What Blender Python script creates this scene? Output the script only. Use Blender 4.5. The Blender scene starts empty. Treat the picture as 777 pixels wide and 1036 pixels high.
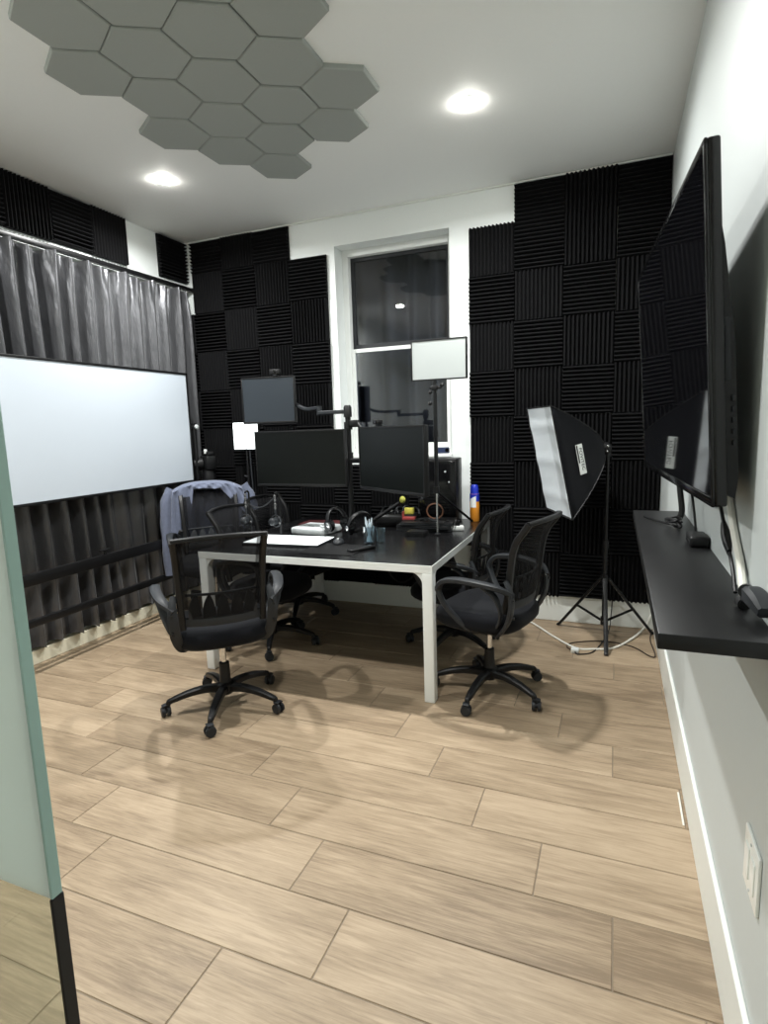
import bpy, bmesh, math, random
from mathutils import Vector, Matrix
PI=math.pi; R=math.radians
random.seed(7)
C=bpy.context.scene.collection
XL,XR,YB,H,YF=-3.329,0.280,4.034,2.921,-1.2
# ---------------------------------------------------------------- materials
def mat(name,col,rough=.5,metal=0,spec=.5,emit=None,es=1,sheen=0,coat=0,bump=None,alpha=None):
    m=bpy.data.materials.new(name); m.use_nodes=True; nt=m.node_tree; b=nt.nodes['Principled BSDF']
    b.inputs['Base Color'].default_value=(*col,1); b.inputs['Roughness'].default_value=rough
    b.inputs['Metallic'].default_value=metal; b.inputs['Specular IOR Level'].default_value=spec
    if sheen: b.inputs['Sheen Weight'].default_value=sheen
    if coat: b.inputs['Coat Weight'].default_value=coat
    if emit: b.inputs['Emission Color'].default_value=(*emit,1); b.inputs['Emission Strength'].default_value=es
    if alpha is not None: b.inputs['Alpha'].default_value=alpha
    # gentle procedural variation
    if bump:
        sc,st,var=bump
        tc=nt.nodes.new('ShaderNodeTexCoord'); n=nt.nodes.new('ShaderNodeTexNoise'); n.inputs['Scale'].default_value=sc; n.inputs['Detail'].default_value=4
        nt.links.new(tc.outputs['Object'],n.inputs['Vector'])
        if st:
            bp=nt.nodes.new('ShaderNodeBump'); bp.inputs['Strength'].default_value=st; bp.inputs['Distance'].default_value=.002
            nt.links.new(n.outputs['Fac'],bp.inputs['Height']); nt.links.new(bp.outputs['Normal'],b.inputs['Normal'])
        if var:
            mx=nt.nodes.new('ShaderNodeMix'); mx.data_type='RGBA'
            mx.inputs['A'].default_value=(*[c*(1-var) for c in col],1); mx.inputs['B'].default_value=(*[min(1,c*(1+var)) for c in col],1)
            nt.links.new(n.outputs['Fac'],mx.inputs['Factor']); nt.links.new(mx.outputs['Result'],b.inputs['Base Color'])
    return m
M={}
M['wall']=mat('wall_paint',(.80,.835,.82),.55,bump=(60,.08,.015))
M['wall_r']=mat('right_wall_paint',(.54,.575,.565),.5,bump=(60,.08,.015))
M['ceil']=mat('ceiling_paint',(.90,.915,.90),.7,bump=(50,.05,.01))
M['trim']=mat('white_trim',(.78,.80,.76),.4,bump=(20,.03,.02))
M['foam']=mat('acoustic_foam',(.0055,.0055,.0062),.9,spec=.16,bump=(160,.3,.15))
M['hex']=mat('grey_felt',(.36,.385,.365),.9,spec=.1,bump=(220,.15,.04))
M['blackp']=mat('black_plastic',(.007,.007,.0075),.42,spec=.32,bump=(90,.05,.1))
M['blackm']=mat('black_metal',(.006,.006,.0065),.38,spec=.35,bump=(40,.02,.1))
M['charc']=mat('charcoal_plastic',(.017,.019,.022),.5,spec=.35,bump=(120,.1,.12))
M['seat']=mat('black_fabric',(.0045,.005,.007),.9,spec=.15,sheen=.06,bump=(300,.4,.2))
M['chrome']=mat('chrome',(.7,.7,.7),.18,1,bump=(10,0,.03))
M['white']=mat('white_powder_coat',(.80,.82,.80),.35,bump=(30,.02,.01))
M['white_plate']=mat('white_plastic',(.90,.92,.88),.3,bump=(30,0,.01))
M['joint_grey']=mat('dull_silver',(.12,.12,.12),.35,.6,bump=(30,0,.1))
M['brown_black']=mat('dark_brown_cord',(.035,.022,.015),.5,bump=(30,0,.1))
M['desk']=mat('black_desktop',(.006,.006,.0065),.24,spec=.33,bump=(14,.02,.3))
M['shelf']=mat('black_wood_shelf',(.007,.0072,.0076),.42,spec=.33,bump=(9,.06,.3))
M['board']=mat('whiteboard_surface',(.50,.55,.605),.4,bump=(3,0,.01))
M['screen']=mat('screen_matte',(.003,.004,.0035),.30,spec=.2,bump=(2,0,.1))
M['screen_reflection']=mat('screen_reflection',(.024,.031,.039),.40,spec=.35,bump=(2,0,.06))  # grey-blue room reflection put into the base colour of this screen
M['tv_screen']=mat('tv_screen_gloss',(.003,.003,.004),.035,spec=.55,bump=(2,0,.1))
M['gloss']=mat('gloss_black',(.004,.004,.0045),.14,spec=.4,bump=(2,0,.1))
M['white_diff']=mat('softbox_diffuser',(.74,.79,.82),.5,bump=(14,.6,.03))
M['led_panel']=mat('led_diffuser',(.42,.45,.44),.5,bump=(5,0,.02))
M['led_lit']=mat('lit_led_diffuser',(.8,.85,.85),.5,emit=(.93,1,1),es=.8,bump=(5,0,.02))
M['lamp']=mat('lamp_lens',(1,1,1),.5,emit=(1,.97,.90),es=210,bump=(5,0,.01))
M['glow']=mat('light_body',(.8,.8,.8),.4,bump=(5,0,.01))
M['jacket']=mat('blue_grey_cloth',(.105,.122,.180),.85,sheen=.3,bump=(45,.5,.22))
M['orange']=mat('orange_label',(.80,.30,.03),.35,bump=(30,0,.1))
M['blue']=mat('blue_plastic',(.012,.03,.42),.3,bump=(30,0,.05))
M['navy']=mat('navy_plastic',(.01,.02,.06),.4,bump=(30,0,.05))
M['red']=mat('dark_red',(.06,.008,.009),.5,bump=(30,.1,.2))
M['pink']=mat('red_card',(.35,.05,.05),.5,bump=(30,.1,.1))
M['yellow']=mat('yellow_paper',(.72,.66,.10),.6,bump=(30,0,.05))
M['lime']=mat('yellow_green_foam',(.45,.45,.08),.7,bump=(80,.2,.1))
M['copper']=mat('brown_cable',(.20,.09,.05),.4,bump=(30,0,.1))
M['greyp']=mat('light_grey_plastic',(.50,.53,.53),.4,bump=(30,.02,.05))
M['cord_w']=mat('white_cord',(.76,.75,.68),.45,bump=(30,0,.03))
M['teal']=mat('glass_edge_green',(.36,.53,.48),.25,bump=(3,0,.15))
M['cream']=mat('cream_ledge',(.80,.76,.60),.45,bump=(20,.05,.05))
M['grout']=mat('grout',(.22,.175,.125),.8,bump=(60,.1,.1))
M['blue_liquid']=mat('blue_pen_plastic',(.70,.80,.87),.2,bump=(20,0,.1))
M['night']=mat('night_panel',(.004,.005,.007),.9,bump=(2,0,.1))
def mesh_fabric():
    m=mat('chair_mesh_fabric',(.008,.008,.009),.8,spec=.15,bump=(300,.3,.2)); nt=m.node_tree; b=nt.nodes['Principled BSDF']; out=nt.nodes['Material Output']
    t=nt.nodes.new('ShaderNodeBsdfTransparent'); mx=nt.nodes.new('ShaderNodeMixShader')
    lw=nt.nodes.new('ShaderNodeLayerWeight'); lw.inputs['Blend'].default_value=.35
    mr=nt.nodes.new('ShaderNodeMapRange'); mr.inputs['To Min'].default_value=.60; mr.inputs['To Max'].default_value=1.0
    nt.links.new(lw.outputs['Facing'],mr.inputs['Value']); nt.links.new(mr.outputs['Result'],mx.inputs['Fac'])
    nt.links.new(t.outputs[0],mx.inputs[1]); nt.links.new(b.outputs[0],mx.inputs[2]); nt.links.new(mx.outputs[0],out.inputs['Surface']); return m
M['mesh']=mesh_fabric()
def glassy(name,tint,refl_rough=.0,boost=1.0):
    m=bpy.data.materials.new(name); m.use_nodes=True; nt=m.node_tree; nt.nodes.clear()
    out=nt.nodes.new('ShaderNodeOutputMaterial'); t=nt.nodes.new('ShaderNodeBsdfTransparent'); g=nt.nodes.new('ShaderNodeBsdfGlossy'); f=nt.nodes.new('ShaderNodeLayerWeight'); mx=nt.nodes.new('ShaderNodeMixShader')
    t.inputs['Color'].default_value=(*tint,1); g.inputs['Roughness'].default_value=refl_rough; f.inputs['Blend'].default_value=.5
    pw=nt.nodes.new('ShaderNodeMath'); pw.operation='POWER'; pw.inputs[1].default_value=5; nt.links.new(f.outputs['Facing'],pw.inputs[0]); ma=nt.nodes.new('ShaderNodeMath'); ma.operation='MULTIPLY_ADD'; ma.inputs[1].default_value=.957; ma.inputs[2].default_value=.043; nt.links.new(pw.outputs[0],ma.inputs[0])
    mu=nt.nodes.new('ShaderNodeMath'); mu.operation='MULTIPLY'; mu.inputs[1].default_value=boost; mu.use_clamp=True
    nt.links.new(ma.outputs[0],mu.inputs[0]); nt.links.new(mu.outputs[0],mx.inputs['Fac']); nt.links.new(t.outputs[0],mx.inputs[1]); nt.links.new(g.outputs[0],mx.inputs[2]); nt.links.new(mx.outputs[0],out.inputs['Surface']); return m
M['pane']=glassy('window_glass',(.72,.74,.78),.0,1.9)
M['doorglass']=glassy('door_glass',(.93,.97,.92),.0,2.0)
M['tumbler']=glassy('tumbler_glass',(.82,.90,.94),.05,5.0)
def film():
    m=bpy.data.materials.new('frosted_film'); m.use_nodes=True; nt=m.node_tree; nt.nodes.clear()
    out=nt.nodes.new('ShaderNodeOutputMaterial'); d=nt.nodes.new('ShaderNodeBsdfDiffuse'); t=nt.nodes.new('ShaderNodeBsdfTranslucent'); mx=nt.nodes.new('ShaderNodeMixShader')
    n=nt.nodes.new('ShaderNodeTexNoise'); n.inputs['Scale'].default_value=2; r=nt.nodes.new('ShaderNodeMix'); r.data_type='RGBA'
    r.inputs['A'].default_value=(.74,.80,.76,1); r.inputs['B'].default_value=(.78,.84,.80,1); nt.links.new(n.outputs['Fac'],r.inputs['Factor'])
    nt.links.new(r.outputs['Result'],d.inputs['Color']); nt.links.new(r.outputs['Result'],t.inputs['Color']); mx.inputs['Fac'].default_value=.5
    nt.links.new(d.outputs[0],mx.inputs[1]); nt.links.new(t.outputs[0],mx.inputs[2]); nt.links.new(mx.outputs[0],out.inputs['Surface']); return m
M['film']=film()
def satin():
    m=mat('grey_satin_curtain',(.085,.086,.092),.37,.65,spec=.6,sheen=.2); nt=m.node_tree; b=nt.nodes['Principled BSDF']
    tc=nt.nodes.new('ShaderNodeTexCoord'); mp=nt.nodes.new('ShaderNodeMapping'); mp.inputs['Scale'].default_value=(3,5,1.3)
    n=nt.nodes.new('ShaderNodeTexNoise'); n.inputs['Scale'].default_value=3; n.inputs['Detail'].default_value=5
    bp=nt.nodes.new('ShaderNodeBump'); bp.inputs['Strength'].default_value=.6; bp.inputs['Distance'].default_value=.02
    nt.links.new(tc.outputs['Object'],mp.inputs['Vector']); nt.links.new(mp.outputs['Vector'],n.inputs['Vector']); nt.links.new(n.outputs['Fac'],bp.inputs['Height']); nt.links.new(bp.outputs['Normal'],b.inputs['Normal']); return m
M['satin']=satin()
M['darkcurtain']=mat('dark_drape',(.085,.088,.097),.8,bump=(5,.1,.2))
def wood_tile():
    m=bpy.data.materials.new('wood_look_tile'); m.use_nodes=True; nt=m.node_tree; b=nt.nodes['Principled BSDF']; L=nt.links.new; N=nt.nodes.new
    at=N('ShaderNodeAttribute'); at.attribute_name='tile'; at.attribute_type='GEOMETRY'
    tc=N('ShaderNodeTexCoord'); sep=N('ShaderNodeSeparateColor'); L(at.outputs['Color'],sep.inputs[0])
    off=N('ShaderNodeVectorMath'); off.operation='SCALE'; off.inputs['Scale'].default_value=37; L(at.outputs['Color'],off.inputs[0])
    ad=N('ShaderNodeVectorMath'); ad.operation='ADD'; L(tc.outputs['Object'],ad.inputs[0]); L(off.outputs[0],ad.inputs[1])
    def noise(sx,sy,scale,detail,dist=0,rough=.55):
        mp=N('ShaderNodeMapping'); mp.inputs['Scale'].default_value=(sx,sy,1); L(ad.outputs[0],mp.inputs['Vector'])
        n=N('ShaderNodeTexNoise'); n.inputs['Scale'].default_value=scale; n.inputs['Detail'].default_value=detail; n.inputs['Distortion'].default_value=dist; n.inputs['Roughness'].default_value=rough
        L(mp.outputs[0],n.inputs['Vector']); return n.outputs['Fac']
    big=noise(.55,2.6,2.2,5,.9); fine=noise(1.6,30,4.5,8,.5,.72); mid=noise(1,9,2.6,5,1.1)
    cr=N('ShaderNodeValToRGB'); e=cr.color_ramp.elements
    e[0].position=.39; e[0].color=(.205,.148,.095,1); e[1].position=.61; e[1].color=(.430,.330,.226,1)
    x=e.new(.5); x.color=(.320,.240,.158,1)
    def math_(op,a,bv):
        n=N('ShaderNodeMath'); n.operation=op
        for i,v in enumerate((a,bv)):
            if isinstance(v,(int,float)): n.inputs[i].default_value=v
            else: L(v,n.inputs[i])
        return n.outputs[0]
    s=math_('ADD',math_('MULTIPLY',big,.30),math_('ADD',math_('MULTIPLY',fine,.42),math_('MULTIPLY',mid,.28)))
    s=math_('ADD',s,math_('MULTIPLY',math_('SUBTRACT',sep.outputs[0],.5),.07)); L(s,cr.inputs[0])
    L(cr.outputs[0],b.inputs['Base Color'])
    rr=N('ShaderNodeMapRange'); rr.inputs['To Min'].default_value=.36; rr.inputs['To Max'].default_value=.56; L(mid,rr.inputs['Value']); L(rr.outputs[0],b.inputs['Roughness'])
    bp=N('ShaderNodeBump'); bp.inputs['Strength'].default_value=.12; bp.inputs['Distance'].default_value=.002; L(fine,bp.inputs['Height']); L(bp.outputs[0],b.inputs['Normal'])
    b.inputs['Specular IOR Level'].default_value=.35
    return m
M['tile']=wood_tile()
# ---------------------------------------------------------------- mesh helpers
def B(): return bmesh.new()
def merge(bm,tmp,mtx=None):
    if mtx is not None: bmesh.ops.transform(tmp,matrix=mtx,verts=tmp.verts)
    me=bpy.data.meshes.new('t'); tmp.to_mesh(me); tmp.free(); bm.from_mesh(me); bpy.data.meshes.remove(me); return bm
def bx(bm,x0,x1,y0,y1,z0,z1,bev=0,seg=2,mtx=None):
    t=bmesh.new(); bmesh.ops.create_cube(t,size=1)
    for v in t.verts: v.co=Vector(((x0+x1)/2+v.co.x*(x1-x0),(y0+y1)/2+v.co.y*(y1-y0),(z0+z1)/2+v.co.z*(z1-z0)))
    if bev: bmesh.ops.bevel(t,geom=list(t.edges),offset=bev,segments=seg,affect='EDGES',profile=.5,clamp_overlap=True)
    return merge(bm,t,mtx)
def cyl(bm,p0,p1,r0,r1=None,seg=16,bev=0):
    r1=r0 if r1 is None else r1; p0=Vector(p0); p1=Vector(p1); d=p1-p0; t=bmesh.new()
    bmesh.ops.create_cone(t,cap_ends=True,segments=seg,radius1=r0,radius2=r1,depth=d.length)
    if bev: bmesh.ops.bevel(t,geom=[e for e in t.edges if abs(e.verts[0].co.z-e.verts[1].co.z)<1e-6],offset=bev,segments=2,affect='EDGES')
    q=Vector((0,0,1)).rotation_difference(d.normalized()).to_matrix().to_4x4()
    return merge(bm,t,Matrix.Translation((p0+p1)/2)@q)
def sph(bm,c,r,s=(1,1,1),seg=16):
    t=bmesh.new(); bmesh.ops.create_uvsphere(t,u_segments=seg,v_segments=max(6,seg//2),radius=r)
    return merge(bm,t,Matrix.Translation(c)@Matrix.Diagonal((*s,1)))
def cr_(pts,n=6,closed=False):
    P=[Vector(p) for p in pts]; out=[]; m=len(P)
    for i in range(m if closed else m-1):
        a=P[(i-1)%m] if (closed or i>0) else P[0]*2-P[1]; b=P[i]; c=P[(i+1)%m]
        d=P[(i+2)%m] if (closed or i<m-2) else P[-1]*2-P[-2]
        for k in range(n):
            t=k/n; out.append(.5*((2*b)+(c-a)*t+(2*a-5*b+4*c-d)*t*t+(3*b-a-3*c+d)*t**3))
    if not closed: out.append(P[-1])
    return out
def sweep(bm,pts,w,h,up=(0,0,1),n=6,closed=False,round_=True,smooth_pts=True,wf=None):
    """rounded rectangular section swept along pts; w = size along side axis, h = along up axis. wf(t)->(w,h) optional"""
    P=cr_(pts,n,closed) if smooth_pts else [Vector(p) for p in pts]; N=len(P); rings=[]; up=Vector(up)
    for i,p in enumerate(P):
        a=P[(i-1)%N] if (closed or i>0) else p; b=P[(i+1)%N] if (closed or i<N-1) else p
        t=(b-a).normalized(); s=t.cross(up)
        if s.length<1e-4: s=Vector((1,0,0))
        s.normalize(); u=s.cross(t).normalized(); ww,hh=(wf(i/(N-1)) if wf else (w,h))
        k=[(.5,.3),(.3,.5),(-.3,.5),(-.5,.3),(-.5,-.3),(-.3,-.5),(.3,-.5),(.5,-.3)] if round_ else [(.5,.5),(-.5,.5),(-.5,-.5),(.5,-.5)]
        rings.append([bm.verts.new(p+s*(ww*x)+u*(hh*y)) for x,y in k])
    K=len(rings[0])
    for i in range(N if closed else N-1):
        A=rings[i]; Bq=rings[(i+1)%N]
        for j in range(K): bm.faces.new((A[j],A[(j+1)%K],Bq[(j+1)%K],Bq[j]))
    if not closed: bm.faces.new(rings[0][::-1]); bm.faces.new(rings[-1])
    return bm
def tube(bm,pts,r,n=5,seg=8,closed=False,smooth_pts=True):
    P=cr_(pts,n,closed) if smooth_pts else [Vector(p) for p in pts]; N=len(P); rings=[]; prev=None
    for i,p in enumerate(P):
        a=P[(i-1)%N] if (closed or i>0) else p; b=P[(i+1)%N] if (closed or i<N-1) else p
        t=(b-a).normalized()
        if prev is None: prev=t.orthogonal().normalized()
        s=(prev-t*prev.dot(t)); s=s.normalized() if s.length>1e-6 else t.orthogonal().normalized(); prev=s; u=t.cross(s)
        rings.append([bm.verts.new(p+(s*math.cos(2*PI*k/seg)+u*math.sin(2*PI*k/seg))*r) for k in range(seg)])
    for i in range(N if closed else N-1):
        A=rings[i]; Bq=rings[(i+1)%N]
        for j in range(seg): bm.faces.new((A[j],A[(j+1)%seg],Bq[(j+1)%seg],Bq[j]))
    if not closed: bm.faces.new(rings[0][::-1]); bm.faces.new(rings[-1])
    return bm
def lathe(bm,prof,seg=24,c=(0,0,0)):
    rings=[]
    for r,z in prof: rings.append([bm.verts.new((c[0]+r*math.cos(2*PI*k/seg),c[1]+r*math.sin(2*PI*k/seg),c[2]+z)) for k in range(seg)])
    for A,Bq in zip(rings,rings[1:]):
        for j in range(seg): bm.faces.new((A[j],A[(j+1)%seg],Bq[(j+1)%seg],Bq[j]))
    bm.faces.new(rings[0][::-1]); bm.faces.new(rings[-1]); return bm
def grid(bm,f,nu,nv):
    V=[[bm.verts.new(f(i/nu,j/nv)) for j in range(nv+1)] for i in range(nu+1)]
    for i in range(nu):
        for j in range(nv): bm.faces.new((V[i][j],V[i+1][j],V[i+1][j+1],V[i][j+1]))
    return bm
def obj(name,bm,m,parent=None,loc=None,rot=None,smooth=True,label=None):
    bmesh.ops.recalc_face_normals(bm,faces=bm.faces)
    me=bpy.data.meshes.new(name); bm.to_mesh(me); bm.free()
    if smooth:
        me.polygons.foreach_set('use_smooth',[True]*len(me.polygons)); me.set_sharp_from_angle(angle=R(38))
    me.materials.append(M[m] if isinstance(m,str) else m)
    o=bpy.data.objects.new(name,me); C.objects.link(o)
    if parent: o.parent=parent
    if loc is not None: o.location=loc
    if rot is not None: o.rotation_euler=rot
    if label: o['label']=label
    return o
def tag(o,label,cat,group=None):
    o['label']=label; o['category']=cat
    if group: o['group']=group
    return o
def thing(name,label,cat,loc=(0,0,0),rz=0,group=None):
    o=bpy.data.objects.new(name,None); o.empty_display_size=.05; C.objects.link(o); o.location=loc; o.rotation_euler=(0,0,rz)
    return tag(o,label,cat,group)
def struct(name,bm,m,parent=None,smooth=False):
    o=obj(name,bm,m,parent,smooth=smooth)
    if parent is None: o['kind']='structure'
    return o
def dup(root,loc=None,rz=None,label=None,group=None):
    def rec(o,par):
        c=o.copy(); C.objects.link(c)
        if par: c.parent=par
        for ch in list(o.children): rec(ch,c)
        return c
    r=rec(root,None)
    if loc is not None: r.location=loc
    if rz is not None: r.rotation_euler=(0,0,rz)
    if label: r['label']=label
    if group: r['group']=group
    return r
def origin(o,p):
    """put a mesh object's origin at world p without moving it"""
    p=Vector(p); o.data.transform(Matrix.Translation(-p)); o.location=p; return o
# ---------------------------------------------------------------- room shell
def make_floor():
    bm=B(); bx(bm,XL-.3,XR+.1,YF-.1,YB+.2,-.06,-.0025)
    grout=bm
    L=.911; P=.2285; g=.0017; lay=None
    offs={-1:.04+.2}                         # row index relative to the joint y=1.089
    ref={4:-.893,3:-.427,2:-.19,1:.029,0:.231,-1:-.04,-2:-.30}
    me=bpy.data.meshes.new('tiles'); t=bmesh.new(); cl=t.loops.layers.color.new('tile')
    y0=1.089
    for j in range(-11,14):
        ya=y0+j*P; yb=ya+P
        if yb>YB+.02: yb=YB+.02
        if ya>=YB: break
        # joints measured in the photograph, quarter-step stagger elsewhere
        meas={5:-.66,4:-.653,3:-.427,2:-.19,1:.029,0:.231,-1:-.04}
        if j in meas: x0=meas[j]
        elif j>4: x0=-.653-.228*(j-4)
        else: x0=-.04-.31*(-1-j)
        if j==5: x0=-.885
        k0=math.floor((XL-.3-x0)/L)
        for k in range(k0,k0+8):
            xa=max(x0+k*L,XL-.02); xb=min(x0+(k+1)*L,XR+.02)
            if xb-xa<.02: continue
            rr=random.random(),random.random(),random.random()
            q=[(xa+g,ya+g),(xb-g,ya+g),(xb-g,yb-g),(xa+g,yb-g)]
            e=.0015
            q2=[(xa+g+e,ya+g+e),(xb-g-e,ya+g+e),(xb-g-e,yb-g-e),(xa+g+e,yb-g-e)]
            lo=[t.verts.new((x,y,-.0025)) for x,y in q]; hi=[t.verts.new((x,y,0)) for x,y in q2]
            fs=[t.faces.new(hi)]+[t.faces.new((lo[i],lo[(i+1)%4],hi[(i+1)%4],hi[i])) for i in range(4)]
            for f in fs:
                for l in f.loops: l[cl]=(*rr,1)
    me.materials.append(M['grout']); me.materials.append(M['tile'])
    for f in t.faces: f.material_index=1
    n0=len(t.faces)
    t2=bmesh.new(); t2.from_mesh(me)
    m0=bpy.data.meshes.new('g'); grout.to_mesh(m0); grout.free(); t.from_mesh(m0); bpy.data.meshes.remove(m0)
    t.faces.ensure_lookup_table()
    for f in t.faces[n0:]: f.material_index=0
    bmesh.ops.recalc_face_normals(t,faces=t.faces)
    t.to_mesh(me); t.free(); t2.free()
    o=bpy.data.objects.new('floor',me); C.objects.link(o); o['kind']='structure'
make_floor()
bm=B(); bx(bm,XL-.1,XR+.1,YF-.1,YB+.1,H,H+.1); struct('ceiling',bm,'ceil')
bm=B(); bx(bm,XL-.1,XL,YF,YB+.3,0,H); struct('wall_left',bm,'wall')
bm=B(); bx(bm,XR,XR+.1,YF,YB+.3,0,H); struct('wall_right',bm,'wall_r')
bm=B(); bx(bm,XL-.1,XR+.1,YF-.1,YF,0,H); struct('wall_front',bm,'wall')
WX0,WX1,WZ0,WZ1=-1.960,-1.085,1.165,2.713
bm=B(); bx(bm,XL,WX0,YB,YB+.3,0,H); bx(bm,WX1,XR,YB,YB+.3,0,H); bx(bm,WX0,WX1,YB,YB+.3,0,WZ0); bx(bm,WX0,WX1,YB,YB+.3,WZ1,H)
struct('wall_back',bm,'wall')
def base(name,pts):
    (x0,x1,y0,y1)=pts; bm=B(); bx(bm,x0,x1,y0,y1,0,.185,.004); return struct(name,bm,'trim')
base('baseboard_right',(XR-.013,XR,YF,YB)); bm=B(); bx(bm,XL,XL+.052,YF,YB-.013,0,.088,.004); struct('baseboard_left',bm,'cream'); base('baseboard_back',(XL+.013,XR-.013,YB-.013,YB))
bm=B(); bx(bm,XL,XR,YB-.015,YB,H-.012,H,.003); struct('trim_1',bm,'trim')
# window
w=bpy.data.objects.new('window_1',None); C.objects.link(w); w.location=((WX0+WX1)/2,YB+.15,WZ0); w['kind']='structure'
def wpart(name,bm,m,par=w):
    o=obj(name,bm,m,None,smooth=False); o.data.transform(Matrix.Translation(-Vector(w.location))); o.parent=par; return o
fy=YB+.13
bm=B()
for a in [(WX0,WX0+.045,WZ0,WZ1),(WX1-.045,WX1,WZ0,WZ1),(WX0+.045,WX1-.045,WZ1-.05,WZ1),(WX0+.045,WX1-.045,WZ0,WZ0+.055)]: bx(bm,a[0],a[1],fy,fy+.09,a[2],a[3],.003)
wpart('frame',bm,'white')
zm=1.965
def sash(z0,z1,y,dark,name):
    bm=B(); x0,x1=WX0+.045,WX1-.045; s=.028
    for a in [(x0,x0+s,z0,z1),(x1-s,x1,z0,z1),(x0+s,x1-s,z1-s,z1),(x0+s,x1-s,z0,z0+s*1.3)]: bx(bm,a[0],a[1],y,y+.03,a[2],a[3],.003)
    s1=wpart(name,bm,dark)
    bm=B(); bx(bm,x0+s,x1-s,y+.012,y+.018,z0+s,z1-s); g=obj('pane',bm,'pane',None,smooth=False); g.data.transform(Matrix.Translation(-Vector(w.location))); g.parent=s1
sash(zm+.02,WZ1-.05,fy+.05,'charc','upper_sash'); sash(WZ0+.055,zm+.02,fy+.015,'white','lower_sash')
bm=B(); bx(bm,WX0,WX1,YB-.012,fy,WZ0-.012,WZ0+.012,.004); wpart('sill',bm,'white')
# drape and night behind the window
def drape(u,v):
    x=WX0-.15+u*(WX1-WX0+.3); return (x,YB+.40+.05*math.sin(x*31+.6*math.sin(x*9)),1.0+v*1.9)
bm=B(); grid(bm,drape,160,2); o=obj('window_drape',bm,'darkcurtain'); s=o.modifiers.new('s','SOLIDIFY'); s.thickness=.004
tag(origin(o,((WX0+WX1)/2,YB+.4,1.0)),'dark pleated drape hanging behind the window glass','curtain')
bm=B(); bx(bm,WX0-.4,WX1+.4,YB+.55,YB+.57,.7,H); struct('night_backdrop',bm,'night')  # dark panel added to stand in for the night outside, not a wall
# ---------------------------------------------------------------- ceiling hexagons
HX=.3150; HY=.2745
hexes={-1:[-1,0,1,2],0:[-1,0,1,2],1:[-1,0,1],2:[-1,0,1,2],3:[-1,0,1],4:[0]}
def hex_bm(r=.1775,t=.022):
    b=B(); rings=[]
    for rr,z in ((r,0),(r,-t+.005),(r-.005,-t)):
        rings.append([b.verts.new((rr*math.sin(k*PI/3),rr*math.cos(k*PI/3),z)) for k in range(6)])
    for A,Q in zip(rings,rings[1:]):
        for k in range(6): b.faces.new((A[k],A[(k+1)%6],Q[(k+1)%6],Q[k]))
    b.faces.new(rings[0]); b.faces.new(rings[-1][::-1]); return b
rown={-1:'row farthest from the window',0:'fifth row from the window',1:'fourth row from the window',2:'third row from the window',3:'second row from the window',4:'row nearest the window'}
ordn=['leftmost','second from left','third from left','fourth from left']
hp=None
for r,cols in hexes.items():
    for n,c in enumerate(cols):
        x=-1.80+HX*(c+.5*(r%2))-.012*r; y=2.045+HY*r
        lab='grey hexagonal ceiling panel, '+rown[r]+(', '+ordn[n] if len(cols)>1 else ', alone')
        if hp is None: hp=obj('hexagon_panel',hex_bm(),'hex',smooth=False); o=hp
        else: o=hp.copy(); C.objects.link(o)
        o.location=(x,y,H-.0005); o.rotation_euler=(0,0,random.uniform(-.008,.008)); tag(o,lab,'ceiling panel','grey hexagons on the ceiling')
# ---------------------------------------------------------------- downlights
lights=[(-2.607,3.018,'recessed round ceiling light over the left side, before the left corner'),(-.702,2.986,'recessed round ceiling light on the right, before the window'),
        (-2.60,1.25,'recessed ceiling light at the room front, left, above the glass door side'),(-.70,1.25,'recessed ceiling light at the room front, right, near the television wall')]
for i,(x,y,lab) in enumerate(lights):
    t=thing('ceiling_light',lab,'ceiling light',(x,y,H),0,'round recessed ceiling lights')
    bm=B(); lathe(bm,[(.060,0),(.059,-.002),(.050,-.003),(.047,-.002),(.047,0)],32); obj('trim_ring',bm,'white',t)
    bm=B(); lathe(bm,[(.0455,-.001),(.0455,-.004),(.036,-.010),(.015,-.013)],32); obj('lens',bm,'lamp',t)
    L=bpy.data.lights.new('downlight','AREA'); L.shape='DISK'; L.size=.10; L.energy=[25,25,22,12][i]; L.color=(.985,1,.99); L.spread=R(165)
    lo=bpy.data.objects.new('downlight',L); C.objects.link(lo); lo.location=(x,y,H-.016)
# ---------------------------------------------------------------- foam tiles
def foam_bm(wd,ht,horiz,depth=.042):
    """wedge foam; local origin lower left back corner on wall plane, teeth toward -Y"""
    b=B(); L=ht if horiz else wd; S=wd if horiz else ht; pitch=.0256; n=max(1,round(L/pitch)); p=L/n; base_=.014
    prof=[]
    for i in range(n):
        a=i*p
        prof+= [(a+p*.04,base_),(a+p*.42,depth),(a+p*.58,depth),(a+p*.96,base_)]
    prof=[(0,0)]+[(0,base_)]+prof+[(L,base_)]+[(L,0)]
    def pt(a,s,d): return (s,-d,a) if horiz else (a,-d,s)
    A=[b.verts.new(pt(a,0,d)) for a,d in prof]; Q=[b.verts.new(pt(a,S,d)) for a,d in prof]; N=len(A)
    for i in range(N): b.faces.new((A[i],A[(i+1)%N],Q[(i+1)%N],Q[i]))
    b.faces.new(A); b.faces.new(Q[::-1]); return b
fcache={}
def foam(x,z,wd,ht,horiz,lab,group,y=YB,rot=0,loc=None):
    wd-=.0006; ht-=.0006; k=(round(wd,3),round(ht,3),horiz)
    if k not in fcache:
        o=obj('foam_tile',foam_bm(wd,ht,horiz),'foam',smooth=False); fcache[k]=o
    else: o=fcache[k].copy(); C.objects.link(o)
    jx=random.uniform(-.0008,.0008); jz=random.uniform(-.0008,.0008)
    o.location=loc or (x+.0003+jx,y,z+.0003+jz); o.rotation_euler=(0,random.uniform(-.004,.004),rot); return tag(o,lab,'acoustic foam',group)
PT=.312
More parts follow.
